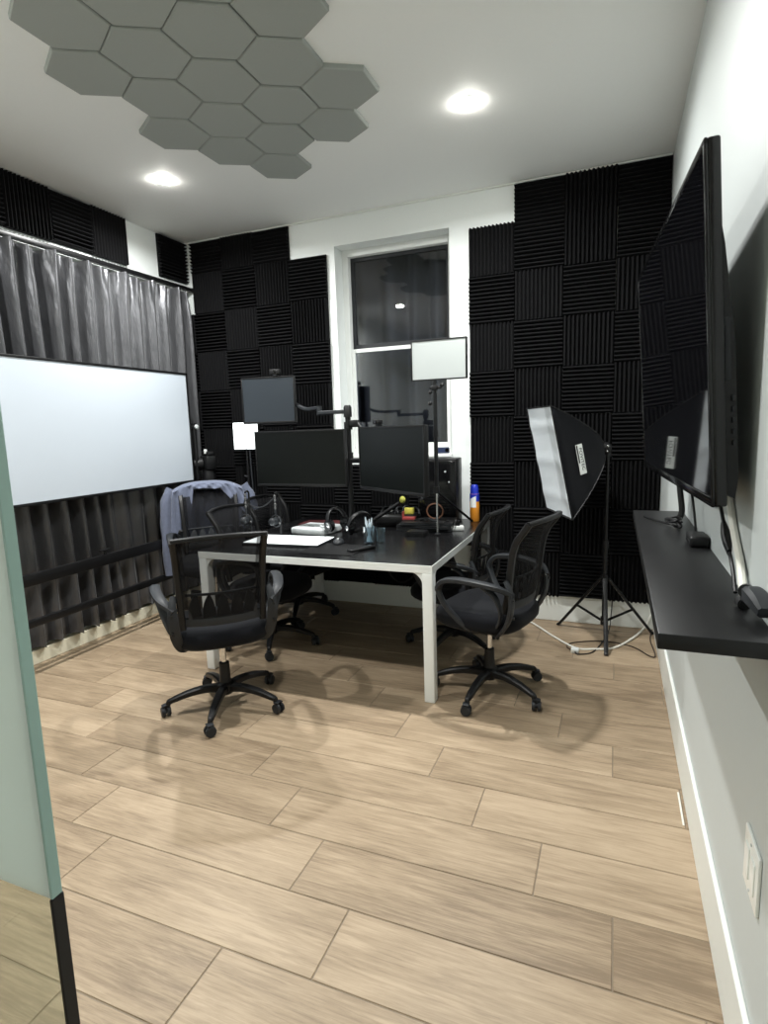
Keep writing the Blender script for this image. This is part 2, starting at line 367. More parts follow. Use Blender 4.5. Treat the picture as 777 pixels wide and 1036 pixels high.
ordw=['first','second','third','fourth','fifth','sixth','seventh','eighth','ninth']
def block(xs,top,label_side,par0,topcols,toph,skip=()):
    for ci,(xa,xb) in enumerate(xs):
        for r in range(8):
            if (ci,r) in skip: continue
            hz=(ci+r+par0)%2==1
            zt=top-PT*r
            foam(xa,zt-PT,xb-xa,PT,hz,'black foam tile, %s ridges, %s: %s column, %s full row down'%('horizontal' if hz else 'vertical',label_side,ordw[ci],ordw[r]),'black foam tiles '+label_side)
        if ci in topcols:
            hz=(ci+par0)%2==(1-par0) if par0==0 else (ci+par0)%2==0
            foam(xa,top,xb-xa,toph,hz,'short black foam tile, %s: %s column, strip against the ceiling'%(label_side,ordw[ci]),'black foam tiles '+label_side)
block([(-.946,-.640),(-.640,-.328),(-.328,-.016),(-.016,XR-.002)],2.676,'right of window',0,(1,2,3),H-2.676-.014)
block([(XL+.002,-3.248),(-3.248,-2.950),(-2.950,-2.643),(-2.643,-2.336),(-2.336,-2.024)],2.664,'left of window',1,(1,2,3),H-2.664-.014,skip=((0,0),))
for ci,(xa,xb) in enumerate([(-2.024,-1.717),(-1.717,-1.410),(-1.410,-1.105)]):
    for k,r_i in enumerate((5,6,7)):
        hz=(ci+5+r_i+1)%2==1; zt=2.664-PT*r_i
        foam(xa,zt-PT,xb-xa,PT,hz,'black foam tile, %s ridges, under the window: %s from left, %s row'%('horizontal' if hz else 'vertical',ordw[ci],('upper','middle','lowest')[k]),'black foam tiles under the window')
# left wall: four tiles above the curtain
for i,(ya,lab) in enumerate([(2.165,'farthest from the corner'),(2.475,'second from far end'),(2.780,'middle of the strip'),(3.085,'right end of the long strip'),(3.715,'alone near the corner')]):
    foam(0,0,.305,.315,i%2==0,'black foam tile high on left wall above curtain, '+lab,'black foam tiles above the curtain',loc=(XL,ya,2.600),rot=R(90))
# ---------------------------------------------------------------- curtain
def curtain():
    CH=.128
    def f(u,v):
        y=1.25+u*2.70; z=.105+v*2.415; a=y/CH*2*PI/1.0
        ph=a+.9*math.sin(y*3.1)+.35*math.sin(y*11)
        top=max(0,(z-2.30)/.22); amp=.040+.012*math.sin(y*5.3)+.006*math.sin(z*2.3+y*7)
        x=math.sin(ph+.25*math.sin(z*1.7+y*2))*amp*(1-.25*top)+.010*math.sin(ph*.5+1+z*.9)
        if top>0: x+=.014*math.sin(ph*2.3)*min(1,top); 
        dz=0
        if v>.995: dz=-.020*(.5+.5*math.sin(ph*.5))
        if v<.03: dz=.014*math.sin(ph+1)*(1-v/.03)
        # folds lean a little with height
        return (XL+.075+x,y+.02*math.sin(z*1.3+y*3),z+dz)
    bm=B(); grid(bm,f,620,44); return bm
t=thing('curtain','grey satin pleated curtain covering the left wall behind the whiteboard','curtain',(XL+.062,2.6,.1))
o=obj('curtain_panel',curtain(),'satin'); o.data.transform(Matrix.Translation((-(XL+.062),-2.6,-.1))); o.parent=t
o.data.set_sharp_from_angle(angle=R(80))
t=thing('curtain_rod','long black curtain rod along the top of the left wall','curtain rod',(XL+.05,2.6,2.545))
bm=B(); bx(bm,-.016,.022,-1.4,1.405,-.014,.016,.004); obj('rod',bm,'blackm',t)
bm=B(); bx(bm,-.018,.024,1.405,1.43,-.016,.018,.005); obj('end_cap',bm,'blackp',t)
for y in (-.6,.4,1.3):
    bm=B(); bx(bm,-.05,-.016,y-.012,y+.012,-.012,.03,.003); obj('bracket',bm,'white',t)
# ---------------------------------------------------------------- glass door panel at the left of the camera
GX,GY=-.519,.35
t=thing('glass_door','frosted glass door panel with green edge at the left foreground','glass door',(GX,GY,0))
bm=B(); bx(bm,-1.0,0,0,.010,.012,.918); obj('clear_glass',bm,'doorglass',t,smooth=False,label='clear lower strip of the glass')
bm=B(); bx(bm,-1.0,0,0,.010,.918,2.35); obj('frosted_glass',bm,'film',t,smooth=False,label='frosted upper glass')
bm=B(); bx(bm,.0,.0035,-.001,.011,.918,2.35,.001); obj('polished_edge',bm,'teal',t,smooth=False,label='green polished glass edge')
bm=B(); bx(bm,.0,.004,-.002,.012,.012,.918,.001); obj('edge_seal',bm,'blackp',t,smooth=False,label='black seal on lower glass edge')
# ---------------------------------------------------------------- whiteboard on stand
WBX=-3.10
t=thing('whiteboard','large white board in black frame on a black stand before the curtain','whiteboard',(WBX,2.63,0))
y0,y1,z0,z1=-1.35,1.035,.998,1.842
bm=B(); bx(bm,-.010,.008,y0+.014,y1-.014,z0+.016,z1-.014); obj('writing_surface',bm,'board',t,smooth=False)
bm=B()
for a in [(y0,y1,z1-.016,z1),(y0,y1,z0,z0+.018),(y0,y0+.016,z0,z1),(y1-.018,y1,z0,z1)]: bx(bm,-.014,.013,*a,.003)
obj('board_frame',bm,'blackm',t)
for y in (y0-.035,y1+.035):
    bm=B(); bx(bm,-.02,.02,y-.014,y+.014,.07,1.46,.004); obj('upright',bm,'blackm',t)
    bm=B(); cyl(bm,(0,y-.03,1.43),(0,y+.03,1.43),.012); k=obj('pivot',bm,'blackm',t)
    bm=B(); lathe(bm,[(.006,0),(.018,.004),(.018,.016),(.010,.02)],14); kk=obj('knob',bm,'greyp',k); kk.location=(.025,y,1.43); kk.rotation_euler=(0,R(90),0)
    bm=B(); bx(bm,-.15,.15,y-.016,y+.016,.055,.085,.004)
    ft=obj('foot',bm,'blackm',t)
    for s in (-.13,.13):
        bm=B(); cyl(bm,(s,y-.014,.026),(s,y+.014,.026),.026,seg=18); bx(bm,s-.012,s+.012,y-.018,y+.018,.035,.062,.003); obj('caster',bm,'blackp',ft)
bm=B(); bx(bm,-.014,.014,y0-.03,y1+.03,.540,.610,.004); obj('crossbar',bm,'blackm',t)
bm=B(); bx(bm,-.014,.014,y0-.03,y1+.03,.298,.342,.004); obj('crossbar',bm,'blackm',t)
bm=B(); cyl(bm,(.0,.115,.61),(.0,.115,.632),.010); bx(bm,-.012,.012,.075,.155,.632,.645,.004); obj('clamp_knob',bm,'blackp',t)
# ---------------------------------------------------------------- desk
TX0,TX1,TY0,TY1,TZ=-2.205,-.803,2.588,3.985,.712
t=thing('desk','large white framed desk with glossy black top in middle of room','desk',((TX0+TX1)/2,(TY0+TY1)/2,0))
cx,cy=t.location.x,t.location.y; hw=(TX1-TX0)/2; hd=(TY1-TY0)/2
bm=B(); bx(bm,-hw+.003,hw-.003,-hd+.003,hd-.003,TZ-.0035,TZ,.001); bx(bm,-hw+.016,hw-.016,-hd+.016,hd-.016,TZ-.025,TZ-.002,.001); obj('desktop',bm,'desk',t,smooth=False)
def leg_profile(bm,sx,sy):
    # rounded blending corner between leg and apron, one in each direction
    lw=.055
    X,Y=sx*hw,sy*hd
    bx(bm,min(X,X-sx*lw),max(X,X-sx*lw),min(Y,Y-sy*lw),max(Y,Y-sy*lw),0,TZ-.041,.006,3)
    r=.07
    for ax in (0,1):
        pts=[]
        for k in range(9):
            a=k/8*PI/2; pts.append((r-r*math.sin(a),-(r-r*math.cos(a))))   # concave fillet
        vs=[]
        ring0=[];ring1=[]
        prof=[(0,0)]+[(p[0],p[1]) for p in pts]
        prof=[(0,0)]+[(r*(1-math.sin(a)),-r*(1-math.cos(a))) for a in [i/8*PI/2 for i in range(9)]]
        for d,z in prof:
            for w_,ring in ((.006,ring0),(lw-.012,ring1)):
                if ax==0: co=(X-sx*(lw-.002)-sx*d,Y-sy*w_,TZ-.040+z)
                else: co=(X-sx*w_,Y-sy*(lw-.002)-sy*d,TZ-.040+z)
                ring.append(bm.verts.new(co))
        n=len(ring0)
        for i in range(n): bm.faces.new((ring0[i],ring0[(i+1)%n],ring1[(i+1)%n],ring1[i]))
        bm.faces.new(ring0); bm.faces.new(ring1[::-1])
bm=B()
for a in [(-hw,hw,-hd,-hd+.05),(-hw,hw,hd-.05,hd),(-hw,-hw+.05,-hd+.05,hd-.05),(hw-.05,hw,-hd+.05,hd-.05)]: bx(bm,*a,TZ-.042,TZ-.024,.001)
for a in [(-hw,hw,-hd,-hd+.015),(-hw,hw,hd-.015,hd),(-hw,-hw+.015,-hd+.015,hd-.015),(hw-.015,hw,-hd+.015,hd-.015)]: bx(bm,*a,TZ-.024,TZ-.0035,.001)
obj('frame',bm,'white',t,smooth=False)
for sx in (-1,1):
    for sy in (-1,1):
        bm=B(); leg_profile(bm,sx,sy); obj('leg',bm,'white',t)
bm=B(); bx(bm,-.35,.36,.10,.34,TZ-.095,TZ-.042,.005); obj('cable_tray',bm,'blackm',t)
# ---------------------------------------------------------------- office chairs
def make_chair():
    t=thing('office_chair','',"chair")
    # base: five legs with casters
    bm=B(); lathe(bm,[(.028,.070),(.045,.085),(.045,.125),(.030,.135),(.027,.15),(.025,.235),(.020,.238)],20); hub=obj('hub',bm,'blackp',t)
    for k in range(5):
        a=k*2*PI/5; c,s=math.cos(a),math.sin(a)
        def q(r,z,o=0): return (r*c-o*s,r*s+o*c,z)
        bm=B(); sweep(bm,[q(.03,.105),q(.10,.110),q(.18,.100),q(.245,.082),q(.272,.072)],.03,.03,wf=lambda u:(.046-.020*u,.040-.018*u)); 
        sweep(bm,[q(.265,.078),q(.276,.072),q(.280,.052)],.022,.022,up=(-s,c,0))
        lg=obj('leg',bm,'blackp',t)
        bm=B(); cs=Vector(q(.292,.027)); sw=a+R(35+k*40); d=Vector((math.cos(sw),math.sin(sw),0))
        for sg in (-1,1): cyl(bm,cs+d*(sg*.005),cs+d*(sg*.022),.0265,.0245,18,.003)
        cyl(bm,cs+d*-.006,cs+d*.006,.012); cyl(bm,(cs.x,cs.y,.035),(cs.x,cs.y,.058),.007)
        sweep(bm,[cs+Vector((0,0,.029))-d*.018,cs+Vector((0,0,.034)),cs+Vector((0,0,.029))+d*.018],.03,.006,n=3)
        obj('caster',bm,'charc',lg)
    bm=B(); cyl(bm,(0,0,.23),(0,0,.375),.0135,seg=20); obj('gas_lift',bm,'chrome',t,label='chrome gas lift')
    bm=B(); bx(bm,-.085,.085,-.11,.10,.365,.395,.01); sweep(bm,[(.08,-.02,.378),(.15,-.02,.376),(.21,-.02,.366)],.010,.006,n=3); sweep(bm,[(.20,-.02,.366),(.245,-.02,.364)],.03,.008,n=2); obj('mechanism',bm,'blackp',t)
    # seat: rounded cushion
    def rr(u,w_,d_,e=3.2):
        a=u*2*PI; c,s=math.cos(a),math.sin(a); return (math.copysign(abs(c)**(2/e),c)*w_,math.copysign(abs(s)**(2/e),s)*d_)
    def cushion(bm,w_,d_,prof,cy=.01,seg=40):
        rings=[]
        for f_,z in prof:
            ring=[]
            for k in range(seg):
                x,y=rr(k/seg,w_*f_,d_*f_); zz=z-(.022*max(0,(y/d_)-.55)**1.5*2 if z>.40 else 0)+(.006*(x/w_)**2 if z>.47 else 0)
                ring.append(bm.verts.new((x,y+cy,zz)))
            rings.append(ring)
        for A,Q in zip(rings,rings[1:]):
            for k in range(seg): bm.faces.new((A[k],A[(k+1)%seg],Q[(k+1)%seg],Q[k]))
        bm.faces.new(rings[0][::-1]); bm.faces.new(rings[-1])
    bm=B(); cushion(bm,.242,.235,[(.80,.398),(.93,.402),(.99,.420),(1.0,.445),(.975,.468),(.90,.482),(.75,.488),(.5,.489),(.2,.488)]); obj('seat',bm,'seat',t)
    bm=B(); cushion(bm,.225,.215,[(.7,.386),(.95,.390),(1.0,.400),(.98,.405)]); obj('seat_pan',bm,'blackp',t)
    # back: height profile curve (y at z), plan curvature
    def by(z):
        T=[(.46,-.205),(.52,-.212),(.60,-.228),(.70,-.238),(.80,-.252),(.88,-.285),(.95,-.335),(1.0,-.38)]
        for (a,ya),(b_,yb_) in zip(T,T[1:]):
            if z<=b_:
                q_=(z-a)/(b_-a); return ya+(yb_-ya)*q_
        return -.34
    def hwid(z):
        k=(z-.50)/.45; return .186+.016*k
    def bp(s,z):
        w_=hwid(z); return Vector((s*w_, by(z)+.045*s*s, z+(-.012*s*s if z>.9 else 0)))
    bm=B(); zz=[.50+.445*i/10 for i in range(11)]
    for s in (-1,1): sweep(bm,[bp(s*.975,z) for z in zz],.030,.030,up=(0,1,0),n=2)
    sweep(bm,[bp(-1+2*i/12,.945) for i in range(13)],.024,.020,n=2)
    obj('back_frame',bm,'blackp',t)
    bm=B(); grid(bm,lambda u,v: bp((u-.5)*1.94,.530+v*.410),16,18); m_=obj('back_mesh',bm,'mesh',t)
    for s in (-1,1):
        bm=B(); grid(bm,lambda u,v: bp(s*(.80+.17*u),.60+v*.335)+Vector((0,-.004,0)),2,12); obj('mesh_border',bm,'mesh',t)
    # lumbar support
    bm=B(); sweep(bm,[bp(-.9+1.8*i/8,.535)+Vector((0,.004,0)) for i in range(9)],.014,.045,n=2)
    sweep(bm,[bp(-.84+1.68*i/8,.665)+Vector((0,.012,0)) for i in range(9)],.008,.012,n=2)
    for i in range(5): sweep(bm,[bp(-.66+.33*i,.545)+Vector((0,.008,0)),bp(-.66+.33*i,.61)+Vector((0,.012,0)),bp(-.62+.31*i,.66)+Vector((0,.012,0))],.042,.008,up=(0,1,0),n=4,wf=lambda u:(.062-.05*u*u,.008))
    obj('lumbar_support',bm,'charc',t)
    # arm loops
    for s in (-1,1):
        bm=B()
        sweep(bm,[(s*.212,-.215,.600),(s*.262,-.165,.640),(s*.285,-.06,.658),(s*.290,.04,.660),(s*.288,.105,.643),(s*.282,.132,.600),(s*.272,.110,.535),(s*.250,.060,.465),(s*.215,.01,.405),(s*.17,-.02,.385)],.036,.017,n=5,up=(0,.02,1),
              wf=lambda u:(.038+.012*math.sin(PI*min(1,u*2.2))-.008*u,.026))
        sweep(bm,[(s*.213,-.185,.665),(s*.222,-.212,.610),(s*.222,-.215,.540),(s*.212,-.190,.460),(s*.190,-.140,.400),(s*.150,-.08,.385)],.018,.05,up=(0,1,0),n=5,wf=lambda u:(.026+.022*math.sin(PI*u),.020))
        sweep(bm,[(s*.285,-.10,.650),(s*.262,-.150,.600),(s*.236,-.168,.530),(s*.214,-.150,.455),(s*.185,-.09,.400)],.03,.014,up=(0,1,.2),n=5)
        ar=obj('armrest',bm,'charc',t)
        bm=B()
        for z in (.50,.585): cyl(bm,(s*.228,-.222,z),(s*.226,-.232,z),.007,seg=10)
        obj('bolt',bm,'blackm',ar)
    return t
ch=make_chair()
ch.location=(-1.80,2.24,0); ch.rotation_euler=(0,0,R(43)); ch['label']='black mesh office chair in the left foreground, back turned to the camera'
for c_ in ch.children: pass
def spin_base(root,ang):
    for c_ in root.children:
        if c_.name.split('.')[0]=='leg': c_.rotation_euler=(0,0,ang)
def chair(loc,rz,label,base_ang):
    r=dup(ch,loc,rz,label); spin_base(r,base_ang); return r
cb=chair((-.573,2.814,0),R(76),'black office chair on the right, seen side on before the desk corner',R(-29-76))
cc=chair((-.905,3.36,-.0),R(84),'black office chair behind the right one, pushed under desk far side',R(100))
ce=chair((-2.05,3.06,-.0),R(-92),'black office chair pushed in at the desk left edge, nearest its front corner',R(10+92))
cd=chair((-2.63,3.26,0),R(-138),'black office chair with jacket over its back, beside the whiteboard',R(0))
cf=chair((-2.20,3.665,-.0),R(-95),'black office chair at the desk left edge, nearest the back wall',R(28))
spin_base(ch,R(-68-43))
for r_ in (ch,cb,cc,ce,cd,cf): r_['group']='black mesh office chairs around the desk'
for r_,dz in ((cc,.055),(ce,.05),(cf,.06),(ch,.01),(cd,-.02)):        # lower seats: shorten the visible lift
    for c_ in r_.children:
        n=c_.name.split('.')[0]
        if n in ('seat','seat_pan','mechanism','back_frame','back_mesh','mesh_border','lumbar_support','armrest'): c_.location.z-=dz
        if n=='gas_lift': c_.scale.z=1-dz/.375
# jacket on chair D (local frame of the chair)
def jacket(u,v):
    s=(u*2-1)                    # +1 = left in the picture
    w_=.262+.012*math.sin(v*9)
    top=.985-.055*abs(s)**3
    # front hems, back hem
    if s>.62: zf=.30+.02*math.sin(s*30)
    elif s>.40: zf=.30+(.62-s)/.22*.60
    elif s<-.35: zf=.945-(-.35-s)/.65*.20
    else: zf=.950+.004*math.sin(s*9)
    zb=.42+.02*math.sin(s*8)
    wr=.010*math.sin(s*17+v*5)+.007*math.sin(s*31-v*9)
    yt=-.335+.045*s*s
    if v<.45:
        k=v/.45; z=zf+(top-zf)*k; y=yt+.062-.020*k*k+wr*.8+(top-z)*.02; x=s*w_*(1+.10*(1-k)*(1 if s>.4 else 0))
    elif v<.55:
        k=(v-.45)/.10; z=top+.020*math.sin(k*PI); y=yt+.042-.085*k; x=s*w_
    else:
        k=(v-.55)/.45; z=top+(zb-top)*k; y=yt-.043-.01*k+wr; x=s*w_*(1-.06*k)
    return (x,y,z)
bm=B(); grid(bm,jacket,46,60); jk=obj('jacket',bm,'jacket'); jk.location=(cd.location.x,cd.location.y,.02); jk.rotation_euler=cd.rotation_euler
s_=jk.modifiers.new('s','SOLIDIFY'); s_.thickness=.006
tag(jk,'blue-grey jacket draped over the back of a chair by the whiteboard','jacket')
def sleeve(pts,r0,r1):
    bm=B(); P=cr_(pts,6); 
    N=len(P); rings=[]
    for i,p in enumerate(P):
        a=P[max(0,i-1)]; b=P[min(N-1,i+1)]; t_=(b-a).normalized(); s1=t_.cross(Vector((0,1,.1))).normalized(); u1=s1.cross(t_); r=r0+(r1-r0)*i/(N-1)
        rings.append([bm.verts.new(p+(s1*math.cos(2*PI*k/14)*r+u1*math.sin(2*PI*k/14)*r*.5)*(1+.08*math.sin(i*1.3+k*2))) for k in range(14)])
    for A,Q in zip(rings,rings[1:]):
        for k in range(14): bm.faces.new((A[k],A[(k+1)%14],Q[(k+1)%14],Q[k]))
    bm.faces.new(rings[0][::-1]); bm.faces.new(rings[-1]); return bm
obj('sleeve',sleeve([(.245,-.31,.955),(.290,-.30,.86),(.302,-.29,.66),(.298,-.28,.32)],.044,.050),'jacket',jk)
obj('sleeve',sleeve([(-.255,-.30,.955),(-.305,-.29,.87),(-.325,-.27,.76)],.045,.04),'jacket',jk)
# ---------------------------------------------------------------- monitors and their pole
def monitor(name,label,loc,yaw,w_,h_,scr='screen',pitch=0,bez=.010,grp=None):
    t=thing(name,label,'monitor',loc); t.rotation_euler=(R(pitch),0,yaw)
    bm=B(); bx(bm,-w_/2,w_/2,.004,.030,0,h_,.005); bx(bm,-w_*.32,w_*.32,.028,.050,h_*.15,h_*.85,.010); obj('housing',bm,'blackp',t)
    bm=B()
    for a in [(-w_/2,w_/2,h_-bez,h_),(-w_/2,w_/2,0,bez*1.7),(-w_/2,-w_/2+bez,bez,h_-bez),(w_/2-bez,w_/2,bez,h_-bez)]: bx(bm,a[0],a[1],-.003,.006,a[2],a[3],.0015)
    obj('bezel',bm,'blackp',t)
    bm=B(); bx(bm,-w_/2+bez*.9,w_/2-bez*.9,.0,.005,bez*1.6,h_-bez*.9); obj('screen',bm,scr,t,smooth=False)
    bm=B(); bx(bm,-.05,.05,.048,.058,h_/2-.05,h_/2+.05,.003); obj('mount_plate',bm,'blackm',t)
    return t
monitor('monitor','wide black monitor at the left, its screen dark, over the desk front',(-1.862,3.20,1.020),R(0),.655,.358)
monitor('monitor','wide black monitor on the right of the pole, turned inward',(-1.145,2.935,1.022),R(-35),.640,.364)
monitor('monitor','small squarish monitor raised high before the foam wall, grey reflection coloured into its screen',(-2.262,3.50,1.432),R(8),.400,.322,'screen_reflection',bez=.009)
t=thing('monitor_pole','tall black clamp pole with arms carrying the three monitors','monitor stand',(-1.590,3.37,TZ))
bm=B(); bx(bm,-.05,.05,-.05,.05,0,.012,.003); lathe(bm,[(.030,.010),(.030,.05),(.020,.06)],20); obj('base_plate',bm,'blackm',t)
bm=B(); cyl(bm,(0,0,.01),(0,0,.80),.0175,seg=20); obj('pole',bm,'blackm',t)
bm=B(); lathe(bm,[(.026,.74),(.026,.80),(.018,.815)],18); lathe(bm,[(.027,.66),(.027,.71)],18); obj('collar',bm,'blackp',t)
bm=B(); sweep(bm,[(0,0,.775),(-.20,.03,.775),(-.235,.06,.775)],.03,.026,n=3); cyl(bm,(-.235,.06,.76),(-.235,.06,.82),.018); sweep(bm,[(-.235,.06,.81),(-.40,.17,.81),(-.52,.19,.86),(-.655,.185,.882)],.03,.024,n=3); obj('arm',bm,'charc',t)
bm=B(); sweep(bm,[(0,0,.48),(-.13,-.03,.485),(-.275,-.108,.487)],.03,.03,n=3); cyl(bm,(0,0,.45),(0,0,.515),.026); obj('arm',bm,'blackm',t)
bm=B(); sweep(bm,[(0,0,.46),(.22,-.12,.47),(.475,-.385,.49)],.03,.03,n=3); obj('arm',bm,'blackm',t)
bm=B(); bx(bm,.02,.075,-.03,.02,.675,.72,.006); cyl(bm,(.07,-.01,.70),(.10,-.02,.665),.014,.010); obj('clamp',bm,'blackp',t)
def webcam(label,loc,rz,s=1):
    t=thing('webcam',label,'webcam',loc,rz,'small webcams on the monitors')
    bm=B(); bx(bm,-.030*s,.030*s,-.018,.016,.010,.036*s,.008); obj('body',bm,'blackp',t)
    bm=B(); cyl(bm,(0,-.022,.023*s),(0,-.016,.023*s),.010,seg=14); obj('lens',bm,'gloss',t)
    bm=B(); bx(bm,-.014,.014,-.012,.022,-.002,.012,.003); obj('clip',bm,'charc',t)
webcam('small black webcam on top of the raised squarish monitor',(-2.200,3.512,1.756),R(8),1.3)
webcam('small black webcam on top of the right monitor',(-1.235,3.01,1.388),R(-35))
# ---------------------------------------------------------------- PC tower, on the desk rear right
t=thing('computer_tower','black computer tower standing on desk rear under the window','computer',(-1.120,3.83,TZ),R(4))
bm=B(); bx(bm,-.135,.135,-.10,.10,0,.445,.006); obj('case',bm,'blackp',t)
bm=B(); bx(bm,-.125,.125,-.105,-.099,.02,.43,.002); 
for i in range(9): bx(bm,-.09,.09,-.108,-.104,.05+i*.02,.058+i*.02)
obj('front_panel',bm,'gloss',t)
bm=B(); cyl(bm,(.06,-.106,.36),(.06,-.110,.36),.007,seg=12); cyl(bm,(.085,-.106,.29),(.085,-.110,.29),.005,seg=12); obj('power_button',bm,'greyp',t)
# ---------------------------------------------------------------- LED panel light with stand on the desk (right)
t=thing('panel_light','rectangular LED panel light with black rim on a pole stand','studio light',(-.998,3.34,TZ))
bm=B(); cyl(bm,(0,0,0),(0,0,.30),.0065); obj('lower_pole',bm,'chrome',t,label='silver lower pole')
bm=B(); cyl(bm,(0,0,.26),(0,0,.85),.0125); lathe(bm,[(.018,.26),(.018,.30)],14); lathe(bm,[(.016,.60),(.016,.64)],14); obj('pole',bm,'blackm',t)
bm=B(); cyl(bm,(.0,0,.27),(.115,.44,.02),.008); obj('leg',bm,'blackm',t)
bm=B(); lathe(bm,[(.020,0),(.020,.008),(.008,.014)],16); obj('base',bm,'blackm',t)
bm=B(); cyl(bm,(0,0,.85),(.0,0,.94),.010); bx(bm,-.018,.018,-.016,.016,.875,.905,.004); cyl(bm,(-.03,0,.89),(.04,0,.89),.008); sph(bm,(.045,0,.905),.013); sph(bm,(-.03,0,.865),.012); sph(bm,(-.028,-.01,.80),.013); obj('tilt_head',bm,'blackp',t)
bm=B(); hx,hz0,hz1=.170,.935,1.170
for a in [(-hx,hx,hz1-.008,hz1),(-hx,hx,hz0,hz0+.008),(-hx,-hx+.008,hz0,hz1),(hx-.008,hx,hz0,hz1)]: bx(bm,a[0]+.025,a[1]+.025,-.004,.024,a[2],a[3],.002)
bx(bm,-hx+.027,hx+.023,.008,.022,hz0,hz1); obj('rim',bm,'blackp',t)
bm=B(); bx(bm,-hx+.033,hx+.017,-.001,.008,hz0+.008,hz1-.008); obj('diffuser',bm,'led_panel',t,smooth=False)
# ---------------------------------------------------------------- small lit LED panel, left
t=thing('fill_light','small bright square LED light on thin stand left of monitor','studio light',(-2.715,3.85,0))
bm=B(); lathe(bm,[(.10,0),(.10,.010),(.02,.020)],24); obj('base',bm,'blackm',t)
bm=B(); cyl(bm,(0,0,.015),(0,0,1.245),.008); obj('pole',bm,'blackm',t)
bm=B(); cyl(bm,(.04,.0,.75),(.028,0,1.245),.006); lathe(bm,[(.014,.74),(.014,.80)],12); cyl(bm,(0,0,.78),(.045,0,.76),.006); cyl(bm,(0,0,1.02),(-.035,0,1.03),.006); obj('brace',bm,'charc',t)
bm=B(); bx(bm,-.118,.118,.0,.03,1.238,1.456,.004); obj('housing',bm,'blackp',t)
bm=B(); bx(bm,-.114,.114,-.006,.001,1.242,1.452,.002); obj('diffuser',bm,'led_lit',t,label='lit white diffuser')
# ---------------------------------------------------------------- black camera on stand behind the jacket chair
t=thing('video_camera','black camera with round lens on a stand beside the whiteboard edge','camera',(-3.05,3.79,0),R(-25))
bm=B(); lathe(bm,[(.085,0),(.085,.012),(.02,.02),(.014,.03),(.014,.95),(.055,.96),(.060,1.0),(.050,1.06),(.04,1.10)],20); obj('stand',bm,'blackp',t)
bm=B(); bx(bm,-.07,.06,-.045,.045,1.08,1.20,.018); bx(bm,-.06,.05,-.03,.03,1.20,1.232,.008); obj('body',bm,'blackp',t)
bm=B(); cyl(bm,(-.02,-.04,1.135),(-.045,-.115,1.13),.050,.054,24,.004); obj('lens',bm,'blackm',t)
bm=B(); bx(bm,.012,.030,-.040,-.02,1.215,1.25,.002); obj('indicator',bm,'white',t,label='small white mark on top')
# ---------------------------------------------------------------- microphones
def mic(label,loc,h_,rz,first):
    t=thing('microphone',label,'microphone',loc,rz,'desk microphones on short stands')
    bm=B(); lathe(bm,[(.045,0),(.045,.008),(.012,.014)],20); obj('base',bm,'blackm',t)
    bm=B(); cyl(bm,(0,0,.01),(0,0,h_),.006); lathe(bm,[(.012,h_*.35),(.012,h_*.42)],12); sweep(bm,[(0,0,h_),(0,-.02,h_+.012),(0,-.045,h_+.005)],.010,.010,n=3); obj('stand_rod',bm,'blackm',t)
    bm=B(); 
    for k,z in enumerate((.96,.88,.78,.70)): sph(bm,(0,-.045,h_*z),.0085,(1,1,1.3),10)
    cyl(bm,(0,-.045,h_*.66),(0,-.045,h_),.0045); cyl(bm,(0,-.045,h_*.36),(0,-.045,h_*.70),.003); cyl(bm,(-.03,-.045,h_*.36),(.03,-.045,h_*.36),.003); sph(bm,(-.03,-.045,h_*.36),.008); sph(bm,(.03,-.045,h_*.36),.008); obj('joint',bm,'joint_grey',t,label='dull silver joints')
    bm=B(); tube(bm,[(.036*math.cos(a),-.045+.0*a,h_*.40+.036*math.sin(a)) for a in [i*2*PI/10 for i in range(10)]],.0045,closed=True,n=2); cyl(bm,(0,-.045,h_*.55),(0,-.045,h_*.66),.006); obj('shock_mount',bm,'charc',t)
    bm=B(); cyl(bm,(0,-.085,h_*.40),(0,-.02,h_*.40),.023,.023,18,.004); sph(bm,(0,-.085,h_*.40),.024,(1,.6,1)); obj('capsule',bm,'charc',t)
mic('round black microphone on stand, left of the pair by the desk left edge',(-2.155,3.045,TZ),.285,R(5),1)
mic('round black microphone on stand, right of the pair, before the left monitor',(-1.950,3.075,TZ),.275,R(-5),0)
bm=B(); tube(bm,[(-2.13,3.0,.93),(-2.08,3.02,.905),(-2.02,3.02,.92),(-1.955,3.03,.97)],.004); o=obj('microphone_cable',bm,'charc'); tag(origin(o,(-2.05,3.05,.885)),'dark thin cable sagging between the two microphones','cable')
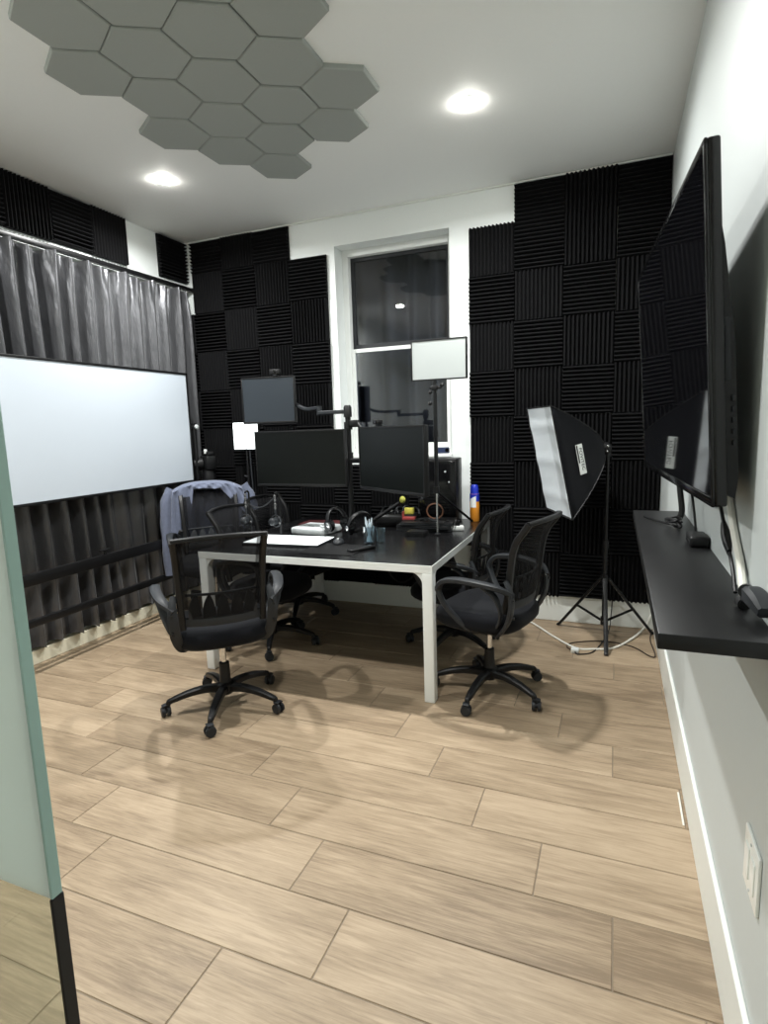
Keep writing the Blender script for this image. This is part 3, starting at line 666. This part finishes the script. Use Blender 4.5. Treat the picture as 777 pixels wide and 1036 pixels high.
# ---------------------------------------------------------------- things lying on the desk
def flat(name,label,cat,quad,z,h_,m,bev=.003):
    """thin slab whose four floor-plan corners are given"""
    cxx=sum(q[0] for q in quad)/4; cyy=sum(q[1] for q in quad)/4; t=B()
    lo=[t.verts.new((x-cxx,y-cyy,0)) for x,y in quad]; hi=[t.verts.new((x-cxx,y-cyy,h_)) for x,y in quad]
    t.faces.new(lo[::-1]); t.faces.new(hi)
    for i in range(4): t.faces.new((lo[i],lo[(i+1)%4],hi[(i+1)%4],hi[i]))
    if bev: bmesh.ops.bevel(t,geom=list(t.edges),offset=bev,segments=2,affect='EDGES')
    o=obj(name,t,m); o.location=(cxx,cyy,z); return tag(o,label,cat) if label else o
def text_mesh(s,size,m,parent,loc,rot,ext=.0004,name='lettering'):
    cu=bpy.data.curves.new('txt','FONT'); cu.body=s; cu.size=size; cu.extrude=ext; cu.align_x='CENTER'; cu.align_y='CENTER'
    o=bpy.data.objects.new('txt',cu); C.objects.link(o); dg=bpy.context.evaluated_depsgraph_get(); dg.update()
    me=bpy.data.meshes.new_from_object(o.evaluated_get(dg)); bpy.data.objects.remove(o); bpy.data.curves.remove(cu)
    me.materials.clear(); me.materials.append(M[m]); q=bpy.data.objects.new(name,me); C.objects.link(q); q.parent=parent; q.location=loc; q.rotation_euler=rot; return q
t=thing('light_box','flat white drawing board with small grey mark lying on desk front','tablet',(-1.79,2.94,TZ),R(3))
bm=B(); bx(bm,-.27,.23,-.13,.13,0,.014,.004); obj('body',bm,'charc',t)
bm=B(); bx(bm,-.262,.222,-.124,.122,.013,.016,.001); obj('panel',bm,'led_lit',t,label='bright white panel')
bm=B()
for k,(a,b,c_) in enumerate([(.045,.075,.5),(.078,.11,-.4),(.105,.135,.5)]): sweep(bm,[(a,-.085,.0166),((a+b)/2,-.07+.01*c_,.0166),(b,-.085,.0166)],.008,.001,n=3)
obj('logo',bm,'greyp',t,label='small grey mark')
t=thing('game_console','light grey box with slots lying on desk behind the drawing board','device',(-1.80,3.27,TZ),R(-6))
bm=B(); bx(bm,-.13,.13,-.11,.11,0,.045,.012,3); obj('case',bm,'greyp',t)
bm=B(); bx(bm,-.05,.0,-.035,-.02,.044,.0465,.001); bx(bm,.03,.09,.04,.05,.044,.0465,.001); obj('slot',bm,'charc',t)
bm=B(); tube(bm,[(.05,-.01,.052),(.10,.02,.058),(.12,-.02,.056),(.10,-.06,.052),(.06,-.04,.052)],.007,closed=True); o=obj('strap',bm,'greyp',t)
o=flat('notebook','dark red notebook lying behind the grey box on the desk','notebook',[(-2.02,3.40),(-1.70,3.44),(-1.73,3.62),(-2.03,3.58)],TZ,.025,'red')
flat('mouse_pad','thin black mouse pad at the desk front edge','mouse pad',[(-1.60,2.68),(-1.28,2.68),(-1.28,2.95),(-1.60,2.95)],TZ,.003,'blackp',.001)
t=thing('computer_mouse','small black mouse beside the white drawing board','mouse',(-1.487,2.955,TZ+.003),R(-70))
bm=B(); sph(bm,(0,0,.006),.035,(1.5,.95,.75),20)
for v in bm.verts: v.co.z=max(v.co.z,0)
obj('shell',bm,'charc',t); bm=B(); cyl(bm,(.022,-.005,.029),(.022,.005,.029),.007,seg=12); obj('scroll_wheel',bm,'greyp',t)
t=thing('remote_control','slim black remote lying by the glass on the desk','remote',(-1.285,2.83,TZ+.0),R(62))
bm=B(); bx(bm,-.085,.085,-.024,.024,0,.018,.007,3); obj('body',bm,'blackp',t)
bm=B()
for i in range(5):
    for j in (-1,0,1): cyl(bm,(-.06+i*.026,j*.012,.0175),(-.06+i*.026,j*.012,.0192),.0035,seg=8)
obj('button',bm,'charc',t)
# headphones
def headphones(label,loc,rz,tilt):
    t=thing('headphones',label,'headphones',loc,rz,'pair of headphones lying by the pole'); t.rotation_euler=(tilt,0,rz)
    bm=B(); sweep(bm,[(.078*math.cos(a),0,.095+.082*math.sin(a)) for a in [PI*i/10 for i in range(11)]],.012,.028,up=(0,1,0),n=3); obj('headband',bm,'blackp',t)
    for s in (-1,1):
        bm=B(); cyl(bm,(s*.055,0,.075),(s*.088,0,.075),.043,.036,24,.006); c0=obj('ear_cup',bm,'gloss',t)
        bm=B(); cyl(bm,(s*.088,0,.075),(s*.091,0,.075),.019,.015,16); obj('cap',bm,'chrome',c0)
headphones('black headphones with silver caps standing left of the pole foot',(-1.60,3.20,TZ+.0),R(70),R(-12))
headphones('black headphones with silver caps leaning right of the pole foot',(-1.46,3.16,TZ+.0),R(55),R(22))
t=thing('gooseneck_microphone','slanted black gooseneck with yellow-green tip behind the headphones','microphone',(-1.52,3.47,TZ))
bm=B(); lathe(bm,[(.05,0),(.05,.012),(.015,.02)],20); obj('base',bm,'blackp',t)
bm=B(); tube(bm,[(0,0,.015),(.03,0,.05),(.12,.02,.11),(.22,.03,.175)],.012); obj('neck',bm,'blackm',t)
bm=B(); sph(bm,(.24,.03,.195),.020,(1,1,1.2)); obj('tip',bm,'lime',t,label='yellow-green tip')
# glass with pens
t=thing('pen_glass','clear glass holding pale blue pens on the desk front','pen holder',(-1.318,3.02,TZ))
bm=B(); lathe(bm,[(.030,.0),(.033,.002),(.036,.10),(.0345,.10),(.030,.006),(.0,.005)],24); obj('tumbler',bm,'tumbler',t)
for i,(a,l) in enumerate([(0.3,.150),(1.8,.14),(3.3,.155),(4.6,.135)]):
    bm=B(); c_,s1=math.cos(a),math.sin(a); cyl(bm,(-.010*c_,-.010*s1,.008),(.016*c_,.016*s1,l*.8),.0075,seg=10); cyl(bm,(.016*c_,.016*s1,l*.8),(.019*c_,.019*s1,l),.006,.003,10); obj('pen',bm,'blue_liquid',t)
t=thing('glass_cup','empty clear glass right of the pens','glass',(-1.262,3.06,TZ))
bm=B(); lathe(bm,[(.026,.0),(.028,.002),(.030,.085),(.0285,.085),(.026,.006),(.0,.005)],24); obj('tumbler',bm,'tumbler',t)
# caddy with notes
t=thing('desk_pouch','black soft pouch full of cables behind the glass of pens','pouch',(-1.36,3.63,TZ),R(5))
bm=B(); bx(bm,-.15,.15,-.08,.08,0,.085,.03,4); obj('body',bm,'blackp',t)
bm=B()
for k in range(5): tube(bm,[(-.12+.05*k,-.03,.08),(-.10+.05*k,0,.125+.01*(k%2)),(-.07+.05*k,.03,.11),(-.05+.05*k,.0,.08)],.006)
obj('cable',bm,'charc',t)
bm=B(); bx(bm,.055,.115,-.03,.0,.085,.125,.002); o=obj('sticky_notes',bm,'yellow'); o.location=t.location; tag(o,'yellow sticky note pad resting on the black pouch','sticky notes')
bm=B(); sph(bm,(0,0,0),.010); o=obj('adapter_cap',bm,'white'); o.location=(-1.40,3.60,TZ+.105); tag(o,'small round white cap on top of the black pouch','cap')
# stack of laptops
def laptop(label,loc,rz,w_=.36,d_=.24):
    t=thing('laptop',label,'laptop',loc,rz,'closed laptops stacked at desk back')
    bm=B(); bx(bm,-w_/2,w_/2,-d_/2,d_/2,0,.010,.003); obj('base',bm,'charc',t)
    bm=B(); bx(bm,-w_/2,w_/2,-d_/2,d_/2,.0115,.018,.003); obj('lid',bm,'blackp',t)
laptop('closed dark laptop at the bottom of the stack right of the pole',(-1.13,3.56,TZ),R(3))
laptop('closed dark laptop in the middle of the stack right of the pole',(-1.125,3.55,TZ+.019),R(-4),.35)
laptop('closed dark laptop on top of the stack right of the pole',(-1.12,3.56,TZ+.038),R(7),.34)
zs=TZ+.057
bm=B(); tube(bm,[(-1.09+.055*math.cos(a),3.60,zs+.052+.05*math.sin(a)) for a in [i*2*PI/12 for i in range(12)]],.005,closed=True,n=2); o=obj('cable_loop',bm,'copper'); tag(origin(o,(-1.09,3.6,zs)),'brown looped cable standing on top of the laptop stack','cable')
t=thing('red_card','small red card box on the laptop stack, left end','card box',(-1.26,3.55,zs),R(8))
bm=B(); bx(bm,-.035,.05,-.03,.03,0,.018,.003); obj('tray',bm,'pink',t); bm=B(); bx(bm,-.037,-.030,-.03,.03,.0,.055,.002); obj('end_flap',bm,'pink',t)
bm=B()
for k in range(4): tube(bm,[(-1.20+.04*k,3.50,zs+.004),(-1.14+.03*k,3.47+.01*k,zs+.02),(-1.06,3.49,zs+.006),(-1.0+.01*k,3.52,zs-.02),(-.96,3.47,TZ+.01)],.004)
o=obj('cable_bundle',bm,'charc'); tag(origin(o,(-1.1,3.5,TZ)),'black cable bundle trailing over the laptop stack','cable')
flat('power_adapter','flat black adapter on the desk before the laptop stack','adapter',[(-1.18,3.26),(-1.06,3.26),(-1.06,3.36),(-1.18,3.36)],TZ,.03,'blackp',.006)
# power strip
t=thing('power_strip','white power strip with black plugs on desk right edge','power strip',(-.955,3.52,TZ),R(20))
bm=B(); bx(bm,-.075,.075,-.026,.026,0,.03,.006); obj('body',bm,'white',t)
for x in (-.035,.035):
    bm=B(); bx(bm,x-.016,x+.016,-.018,.018,.030,.066,.005); tube(bm,[(x,0,.06),(x-.01,-.03,.07),(x-.03,-.05,.03),(x-.05,-.06,.004)],.004); obj('plug',bm,'blackp',t)
# spray can
t=thing('spray_can','orange spray can with blue cap standing at desk back right corner','spray can',(-.893,3.90,TZ)); t.scale=(1.1,1.1,1.17)
bm=B(); lathe(bm,[(.027,0),(.030,.004),(.030,.150),(.026,.165)],28); obj('can',bm,'orange',t)
bm=B(); lathe(bm,[(.026,.164),(.026,.195),(.020,.215),(.016,.218)],28); lathe(bm,[(.0305,.12),(.0305,.164)],28); obj('cap',bm,'blue',t,label='blue cap and shoulder')
bm=B(); grid(bm,lambda u,v:(.0312*math.cos(-2.35+u*1.3),.0312*math.sin(-2.35+u*1.3),.085+v*.05+.02*u*v),8,3); obj('label_patch',bm,'white',t,label='pale label patch')
# thing on the window sill
t=thing('small_camera','small navy gadget on the window sill behind the pole','gadget',(-1.165,YB+.05,WZ0+.012),R(10))
bm=B(); bx(bm,-.05,.045,-.02,.02,0,.045,.008); obj('body',bm,'navy',t); bm=B(); cyl(bm,(.03,-.021,.024),(.03,-.028,.024),.014,seg=16); obj('lens',bm,'gloss',t)
# hanging cables under the desk
bm=B(); tube(bm,[(-1.36,3.35,.66),(-1.355,3.36,.50),(-1.30,3.37,.40),(-1.22,3.37,.395),(-1.15,3.38,.48),(-1.14,3.38,.66)],.005); o=obj('hanging_cable',bm,'blackp'); tag(origin(o,(-1.25,3.37,.4)),'black cable hanging in a loop under the desk','cable')
t=thing('hanging_adapter','black plug dangling on its cord under desk, left of the loop','adapter',(-1.62,3.38,.50))
bm=B(); tube(bm,[(.10,0,.16),(.08,0,.10),(.03,0,.06),(.0,0,.035)],.004); obj('cord',bm,'blackp',t)
bm=B(); bx(bm,-.02,.015,-.012,.012,.0,.04,.005); obj('plug',bm,'blackp',t)
# ---------------------------------------------------------------- softbox on its stand
SX,SY=-.035,3.775
t=thing('softbox_light','black softbox with white diffuser on a black tripod stand','studio light',(SX,SY,0))
bm=B(); cyl(bm,(0,0,.09),(0,0,.62),.0135); cyl(bm,(0,0,.60),(0,0,1.20),.010); lathe(bm,[(.019,.58),(.019,.64)],16); lathe(bm,[(.020,.36),(.020,.42)],16); lathe(bm,[(.020,.09),(.020,.14)],16); obj('pole',bm,'blackm',t)
for a in (R(-86),R(151),R(28)):
    c_,s1=math.cos(a),math.sin(a); r=.33 if a>0 else .30
    bm=B(); sweep(bm,[(.02*c_,.02*s1,.395),(r*c_,r*s1,.008)],.026,.016,n=1); lg=obj('leg',bm,'blackm',t)
    bm=B(); sweep(bm,[(.02*c_,.02*s1,.115),(r*.58*c_,r*.58*s1,.175)],.022,.010,n=1); obj('brace',bm,'blackm',lg)
    bm=B(); sweep(bm,[((r-.012)*c_,(r-.012)*s1,.020),((r+.008)*c_,(r+.008)*s1,.006)],.024,.016,n=1); obj('foot_cap',bm,'blackp',lg)
bm=B(); cyl(bm,(0,0,1.16),(0,0,1.235),.020); bx(bm,-.02,.02,-.02,.02,1.185,1.225,.005); cyl(bm,(0,-.05,1.205),(0,.03,1.205),.009); obj('tilt_bracket',bm,'blackp',t)
bm=B(); sph(bm,(.0,-.052,1.225),.007); sph(bm,(-.004,-.052,1.195),.006); obj('screw',bm,'chrome',t)
bm=B(); bx(bm,-.01,.012,.015,.03,.905,.965,.003); obj('clip',bm,'charc',t)
# softbox body in its own frame: local +Z = axis, X = width (horizontal), Y = height
ax=Vector((-.917,-.398,-.205)).normalized(); wd_=Vector((-.398,.917,0)).normalized(); hv=ax.cross(wd_)*-1
if hv.z<0: hv=-hv
apex=Vector((-.015,0,1.215))
def sb(a,b,c_): return apex+wd_*a+hv*b+ax*c_
HWd,HH,DP=.245,.335,.36
bm=B(); rings=[]
for k in range(9):
    q=k/8; f_=.12+.88*q**.80; dd=.02+(DP-.02)*q**1.05
    ring=[]
    for (sx,sy) in ((1,1),(-1,1),(-1,-1),(1,-1)):
        ring.append((sx,sy))
    cs=[]
    for i in range(4):
        a,b=ring[i],ring[(i+1)%4]
        for j in range(8):
            u=j/8; x=a[0]+(b[0]-a[0])*u; y=a[1]+(b[1]-a[1])*u; sag=1-.05*math.sin(PI*u)*math.sin(q*PI)
            cs.append(bm.verts.new(sb(x*HWd*f_*sag,y*HH*f_*sag,dd)))
    rings.append(cs)
for A,Q in zip(rings,rings[1:]):
    n=len(A)
    for k in range(n): bm.faces.new((A[k],A[(k+1)%n],Q[(k+1)%n],Q[k]))
bm.faces.new(rings[0]); o=obj('softbox_shell',bm,'seat',t); s_=o.modifiers.new('s','SOLIDIFY'); s_.thickness=.003
bm=B(); 
def dif(u,v):
    x=(u*2-1)*HWd*.985; y=(v*2-1)*HH*.985; e=(1-(u*2-1)**2)*(1-(v*2-1)**2)
    return sb(x,y,DP-.004-.010*e+.004*math.sin(v*2*PI*1.5)**8)
grid(bm,dif,20,30); obj('diffuser',bm,'white_diff',t,label='white cloth diffuser')
bm=B(); cr=[sb(sx*HWd,sy*HH,DP) for sx,sy in ((1,1),(-1,1),(-1,-1),(1,-1))]; tube(bm,cr,.004,closed=True,n=1,smooth_pts=False); obj('rim',bm,'blackp',t)
for sx,sy in ((1,1),(-1,1),(-1,-1),(1,-1)):
    bm=B(); tube(bm,[sb(sx*HWd*(.12+.88*q**.80),sy*HH*(.12+.88*q**.80),.02+(DP-.02)*q**1.05) for q in [i/8 for i in range(9)]],.0035,n=2); obj('rib',bm,'blackm',t)
bm=B(); cyl(bm,apex-ax*.020,apex+ax*.06,.030,.034,20,.004); obj('lamp_head',bm,'blackp',t)
# label on the side facing the camera (local -width side)
qm=.62; fm=.12+.88*qm**.80; c0=sb(-HWd*fm*.985,-.01,.02+(DP-.02)*qm**1.05)
q2=.75; f2=.12+.88*q2**.80; q1=.50; f1=.12+.88*q1**.80
tang=(sb(-HWd*f2,0,.02+(DP-.02)*q2**1.05)-sb(-HWd*f1,0,.02+(DP-.02)*q1**1.05)).normalized(); nrm=tang.cross(hv).normalized()
if nrm.dot(-wd_)<0: nrm=-nrm
# text direction runs downward: x' = -hv, y' = -tang or tang so that x' x y' = nrm
xd=-hv; yd=nrm.cross(xd).normalized()
mt=Matrix((( xd.x,yd.x,nrm.x,0),(xd.y,yd.y,nrm.y,0),(xd.z,yd.z,nrm.z,0),(0,0,0,1)))
mt=Matrix.Translation(c0+nrm*.006)@mt
bm=B(); bx(bm,-.088,.088,-.027,.027,-.001,.001,mtx=mt); lb=obj('brand_label',bm,'white',t,label='white printed label')
bm=B(); bx(bm,-.084,.020,-.024,-.013,.0008,.0014,mtx=mt); obj('label_strip',bm,'blackp',lb)
tm=text_mesh('FOVITEC',.034,'blackp',lb,(0,0,0),(0,0,0)); tm.matrix_local=mt@Matrix.Translation((.0,.006,.0016))
# ---------------------------------------------------------------- wall shelf and television
SZ=.985
t=thing('wall_shelf','long black floating shelf on the right wall under the television','shelf',(XR,1.92,SZ-.032))
bm=B(); bx(bm,-.196,0,-.785,.80,0,.032,.003); obj('board',bm,'shelf',t)
t=thing('television','large glossy black television mounted on the right wall','television',(.201,1.405,1.185))
yaw=.067; tilt=.065
t.rotation_euler=(0,0,0)
e=Vector((-math.sin(yaw),math.cos(yaw),0)); n=Vector((math.cos(yaw),math.sin(yaw),0)); up=Vector((0,0,1))*math.cos(tilt)-n*math.sin(tilt); nb=up.cross(e)*-1
nb=e.cross(up)
if nb.x<0: nb=-nb
mt=Matrix(((e.x,nb.x,up.x,0),(e.y,nb.y,up.y,0),(e.z,nb.z,up.z,0),(0,0,0,1)))
TW,TH=1.215,.752
def tvp(name,bm,m,par=t,**k): 
    bmesh.ops.transform(bm,matrix=mt,verts=bm.verts); return obj(name,bm,m,par,**k)
bm=B(); bx(bm,0,TW,.004,.030,0,TH,.006,3); hs=tvp('front_housing',bm,'gloss')
bm=B()
for a in [(0,TW,TH-.016,TH),(0,TW,0,.024),(0,.016,0,TH),(TW-.016,TW,0,TH)]: bx(bm,a[0],a[1],-.002,.006,a[2],a[3],.003)
tvp('bezel',bm,'gloss')
bm=B(); bx(bm,.014,TW-.014,.0,.005,.022,TH-.014); tvp('screen',bm,'tv_screen',smooth=False)
# back housing, thicker toward the bottom
b2=B(); prof=[(.028,.03),(.050,.012),(.058,.06),(.056,.35),(.040,.55),(.028,.64)]
V0=[b2.verts.new((.03,d,z)) for d,z in prof]; V1=[b2.verts.new((TW-.03,d,z)) for d,z in prof]; nn=len(prof)
for i in range(nn): b2.faces.new((V0[i],V0[(i+1)%nn],V1[(i+1)%nn],V1[i]))
b2.faces.new(V0); b2.faces.new(V1[::-1]); tvp('back_housing',b2,'blackp')
bm=B(); bx(bm,.024,.031,.034,.046,.27,.40,.002); 
for i in range(5): bx(bm,.022,.030,.046,.052,.13+i*.024,.142+i*.024,.001)
tvp('port_panel',bm,'charc')
bm=B(); bx(bm,.45,.75,.055,.075,.20,.55,.004); tvp('wall_bracket',bm,'blackm')
# cables and small things around the shelf
def cable(label,pts,r,m='blackp',name='cable'):
    bm=B(); tube(bm,pts,r); o=obj(name,bm,m); return tag(origin(o,pts[-1]),label,'cable')
cable('thick black cable from television down to shelf far end',[(.235,2.50,1.24),(.238,2.46,1.12),(.246,2.43,1.03),(.236,2.42,.998)],.011)
cable('thin black cable from television to small box on shelf',[(.24,2.18,1.22),(.235,2.12,1.17),(.25,2.15,1.10),(.255,2.10,1.02),(.25,2.03,.992)],.004)
bm=B()
for k in range(4): tube(bm,[(.205+.022*math.cos(a+k),2.28+.05*math.sin(a),.990+.005*k+.02*abs(math.sin(a*.5+k))) for a in [i*2*PI/9 for i in range(9)]],.004,closed=True,n=3)
tube(bm,[(.12,2.52,.990),(.16,2.42,.99),(.20,2.33,.992)],.004)
o=obj('coiled_cable',bm,'blackp'); tag(origin(o,(.205,2.28,.985)),'black cable coiled on the shelf under the television','cable')
t=thing('streaming_box','small black box on the shelf against the wall','device',(.250,2.00,SZ))
bm=B(); bx(bm,-.028,.026,-.055,.055,0,.034,.008,3); obj('case',bm,'blackp',t); bm=B(); bx(bm,-.0285,-.027,-.03,.03,.012,.022,.0005); obj('front_window',bm,'gloss',t)
cable('white tube slanting down the right wall from television to shelf near end',[(.270,1.68,1.22),(.270,1.56,1.115),(.269,1.46,1.055),(.262,1.36,.996)],.0085,'cord_w','white_tube')  # slanting white tube beside the black cord
t=thing('charging_cable','black power cord with inline box hanging below television','cord',(.25,1.58,.99))
bm=B(); tube(bm,[(-.005,.13,.24),(.006,.085,.165),(.008,-.005,.10),(.008,-.10,.048),(.004,-.17,.008)],.0045); obj('cord',bm,'blackp',t)
bm=B(); sweep(bm,[(.006,.035,.130),(.008,-.005,.10),(.008,-.055,.073)],.016,.016,n=3,wf=lambda u:(.020*math.sin(PI*(.15+.7*u)),.018)); obj('inline_box',bm,'blackp',t)
t=thing('clamp_light','dark clip-on gadget with round end at the shelf near end','gadget',(.256,1.32,SZ),R(92)); t.scale=(.68,.68,.68)
bm=B(); cyl(bm,(0,0,.018),(.05,0,.018),.018,.018,18,.004); obj('foot',bm,'blackp',t)
bm=B(); cyl(bm,(-.01,.0,.065),(-.045,.01,.072),.022,.020,18,.004); obj('head',bm,'blackm',t)
bm=B(); sweep(bm,[(-.02,0,.06),(-.06,-.005,.068),(-.12,-.01,.062),(-.16,-.01,.045)],.055,.045,n=4,wf=lambda u:(.03+.03*math.sin(PI*u),.035+.015*math.sin(PI*u))); obj('body',bm,'charc',t)
bm=B(); sweep(bm,[(.02,0,.03),(-.02,0,.045),(-.05,0,.06)],.02,.02,n=3); obj('neck',bm,'blackp',t)
# outlet plate
t=thing('wall_switch','white double rocker switch plate low on the right wall','wall plate',(XR,1.215,.487))
bm=B(); bx(bm,-.007,0,-.058,.058,-.062,.062,.003); obj('plate',bm,'white_plate',t)
for y in (-.024,.024):
    bm=B(); bx(bm,-.010,-.006,y-.016,y+.016,-.034,.034,.002); obj('rocker',bm,'white_plate',t)
bm=B()
for z in (-.05,.05): cyl(bm,(-.006,0,z),(-.0085,0,z),.003,seg=8)
obj('screw',bm,'greyp',t)
# floor cords near the softbox
t=thing('extension_cord','white extension cord lying on floor around the softbox stand','cord',(-.19,3.50,0))
bm=B(); O=Vector((.19,-3.50,0)); tube(bm,[Vector(p)+O for p in [(-.60,4.0,.007),(-.486,3.896,.007),(-.334,3.688,.007),(-.19,3.53,.007),(-.09,3.54,.007),(.03,3.60,.007),(.14,3.80,.010),(.215,3.97,.03),(.25,4.008,.10)]],.0065); obj('cord',bm,'cord_w',t)
bm=B(); bx(bm,-.022,.022,-.045,.0,0,.026,.005); obj('socket',bm,'white',t)
bm=B(); tube(bm,[(.02,4.01,.30),(.01,4.0,.12),(.0,3.92,.012),(-.03,3.72,.005),(-.09,3.50,.005),(-.17,3.44,.005),(-.19,3.46,.012)],.0035)
o=obj('black_cord',bm,'blackp'); tag(origin(o,(0,3.7,0)),'thin black cord from wall to socket past softbox stand','cord')
bm=B(); tube(bm,[(-.19,3.46,.012),(-.24,3.54,.005),(-.21,3.62,.005),(-.04,3.70,.005),(.13,3.66,.005),(.225,3.53,.005),(.255,3.56,.005),(.24,3.80,.005),(.258,3.98,.01)],.0035)
o=obj('brown_cord',bm,'brown_black'); tag(origin(o,(0,3.6,0)),'thin brown cord looping toward the right wall on floor','cord')
# tape mark on floor
flat('tape_mark','thin pale tape mark on floor beside right baseboard','tape',[(.250,2.02),(.256,2.02),(.256,2.21),(.250,2.21)],0.0002,.001,'cord_w',0)
# ---------------------------------------------------------------- camera, world, colour
F_,YAW,PITCH,ROLL=579.564,-.383825,-.146709,-.0318193
cyw,syw,cp,sp=math.cos(YAW),math.sin(YAW),math.cos(PITCH),math.sin(PITCH)
fwd=Vector((syw*cp,cyw*cp,sp)); right=Vector((cyw,-syw,0)); upv=right.cross(fwd)
r_=right*math.cos(ROLL)+upv*math.sin(ROLL); u_=-right*math.sin(ROLL)+upv*math.cos(ROLL)
cam=bpy.data.cameras.new('camera'); co=bpy.data.objects.new('camera',cam); C.objects.link(co)
co.matrix_world=Matrix(((r_.x,u_.x,-fwd.x,0),(r_.y,u_.y,-fwd.y,0),(r_.z,u_.z,-fwd.z,1.38),(0,0,0,1)))
cam.sensor_fit='HORIZONTAL'; cam.sensor_width=36; cam.lens=F_/777*36; cam.clip_start=.02
sc=bpy.context.scene; sc.camera=co
wd=bpy.data.worlds.new('world'); sc.world=wd; wd.use_nodes=True; wd.node_tree.nodes['Background'].inputs[0].default_value=(.5,.55,.6,1); wd.node_tree.nodes['Background'].inputs[1].default_value=.02
sc.view_settings.view_transform='Standard'; sc.view_settings.look='None'; sc.view_settings.gamma=1; sc.view_settings.exposure=.82; sc.view_settings.use_curve_mapping=False
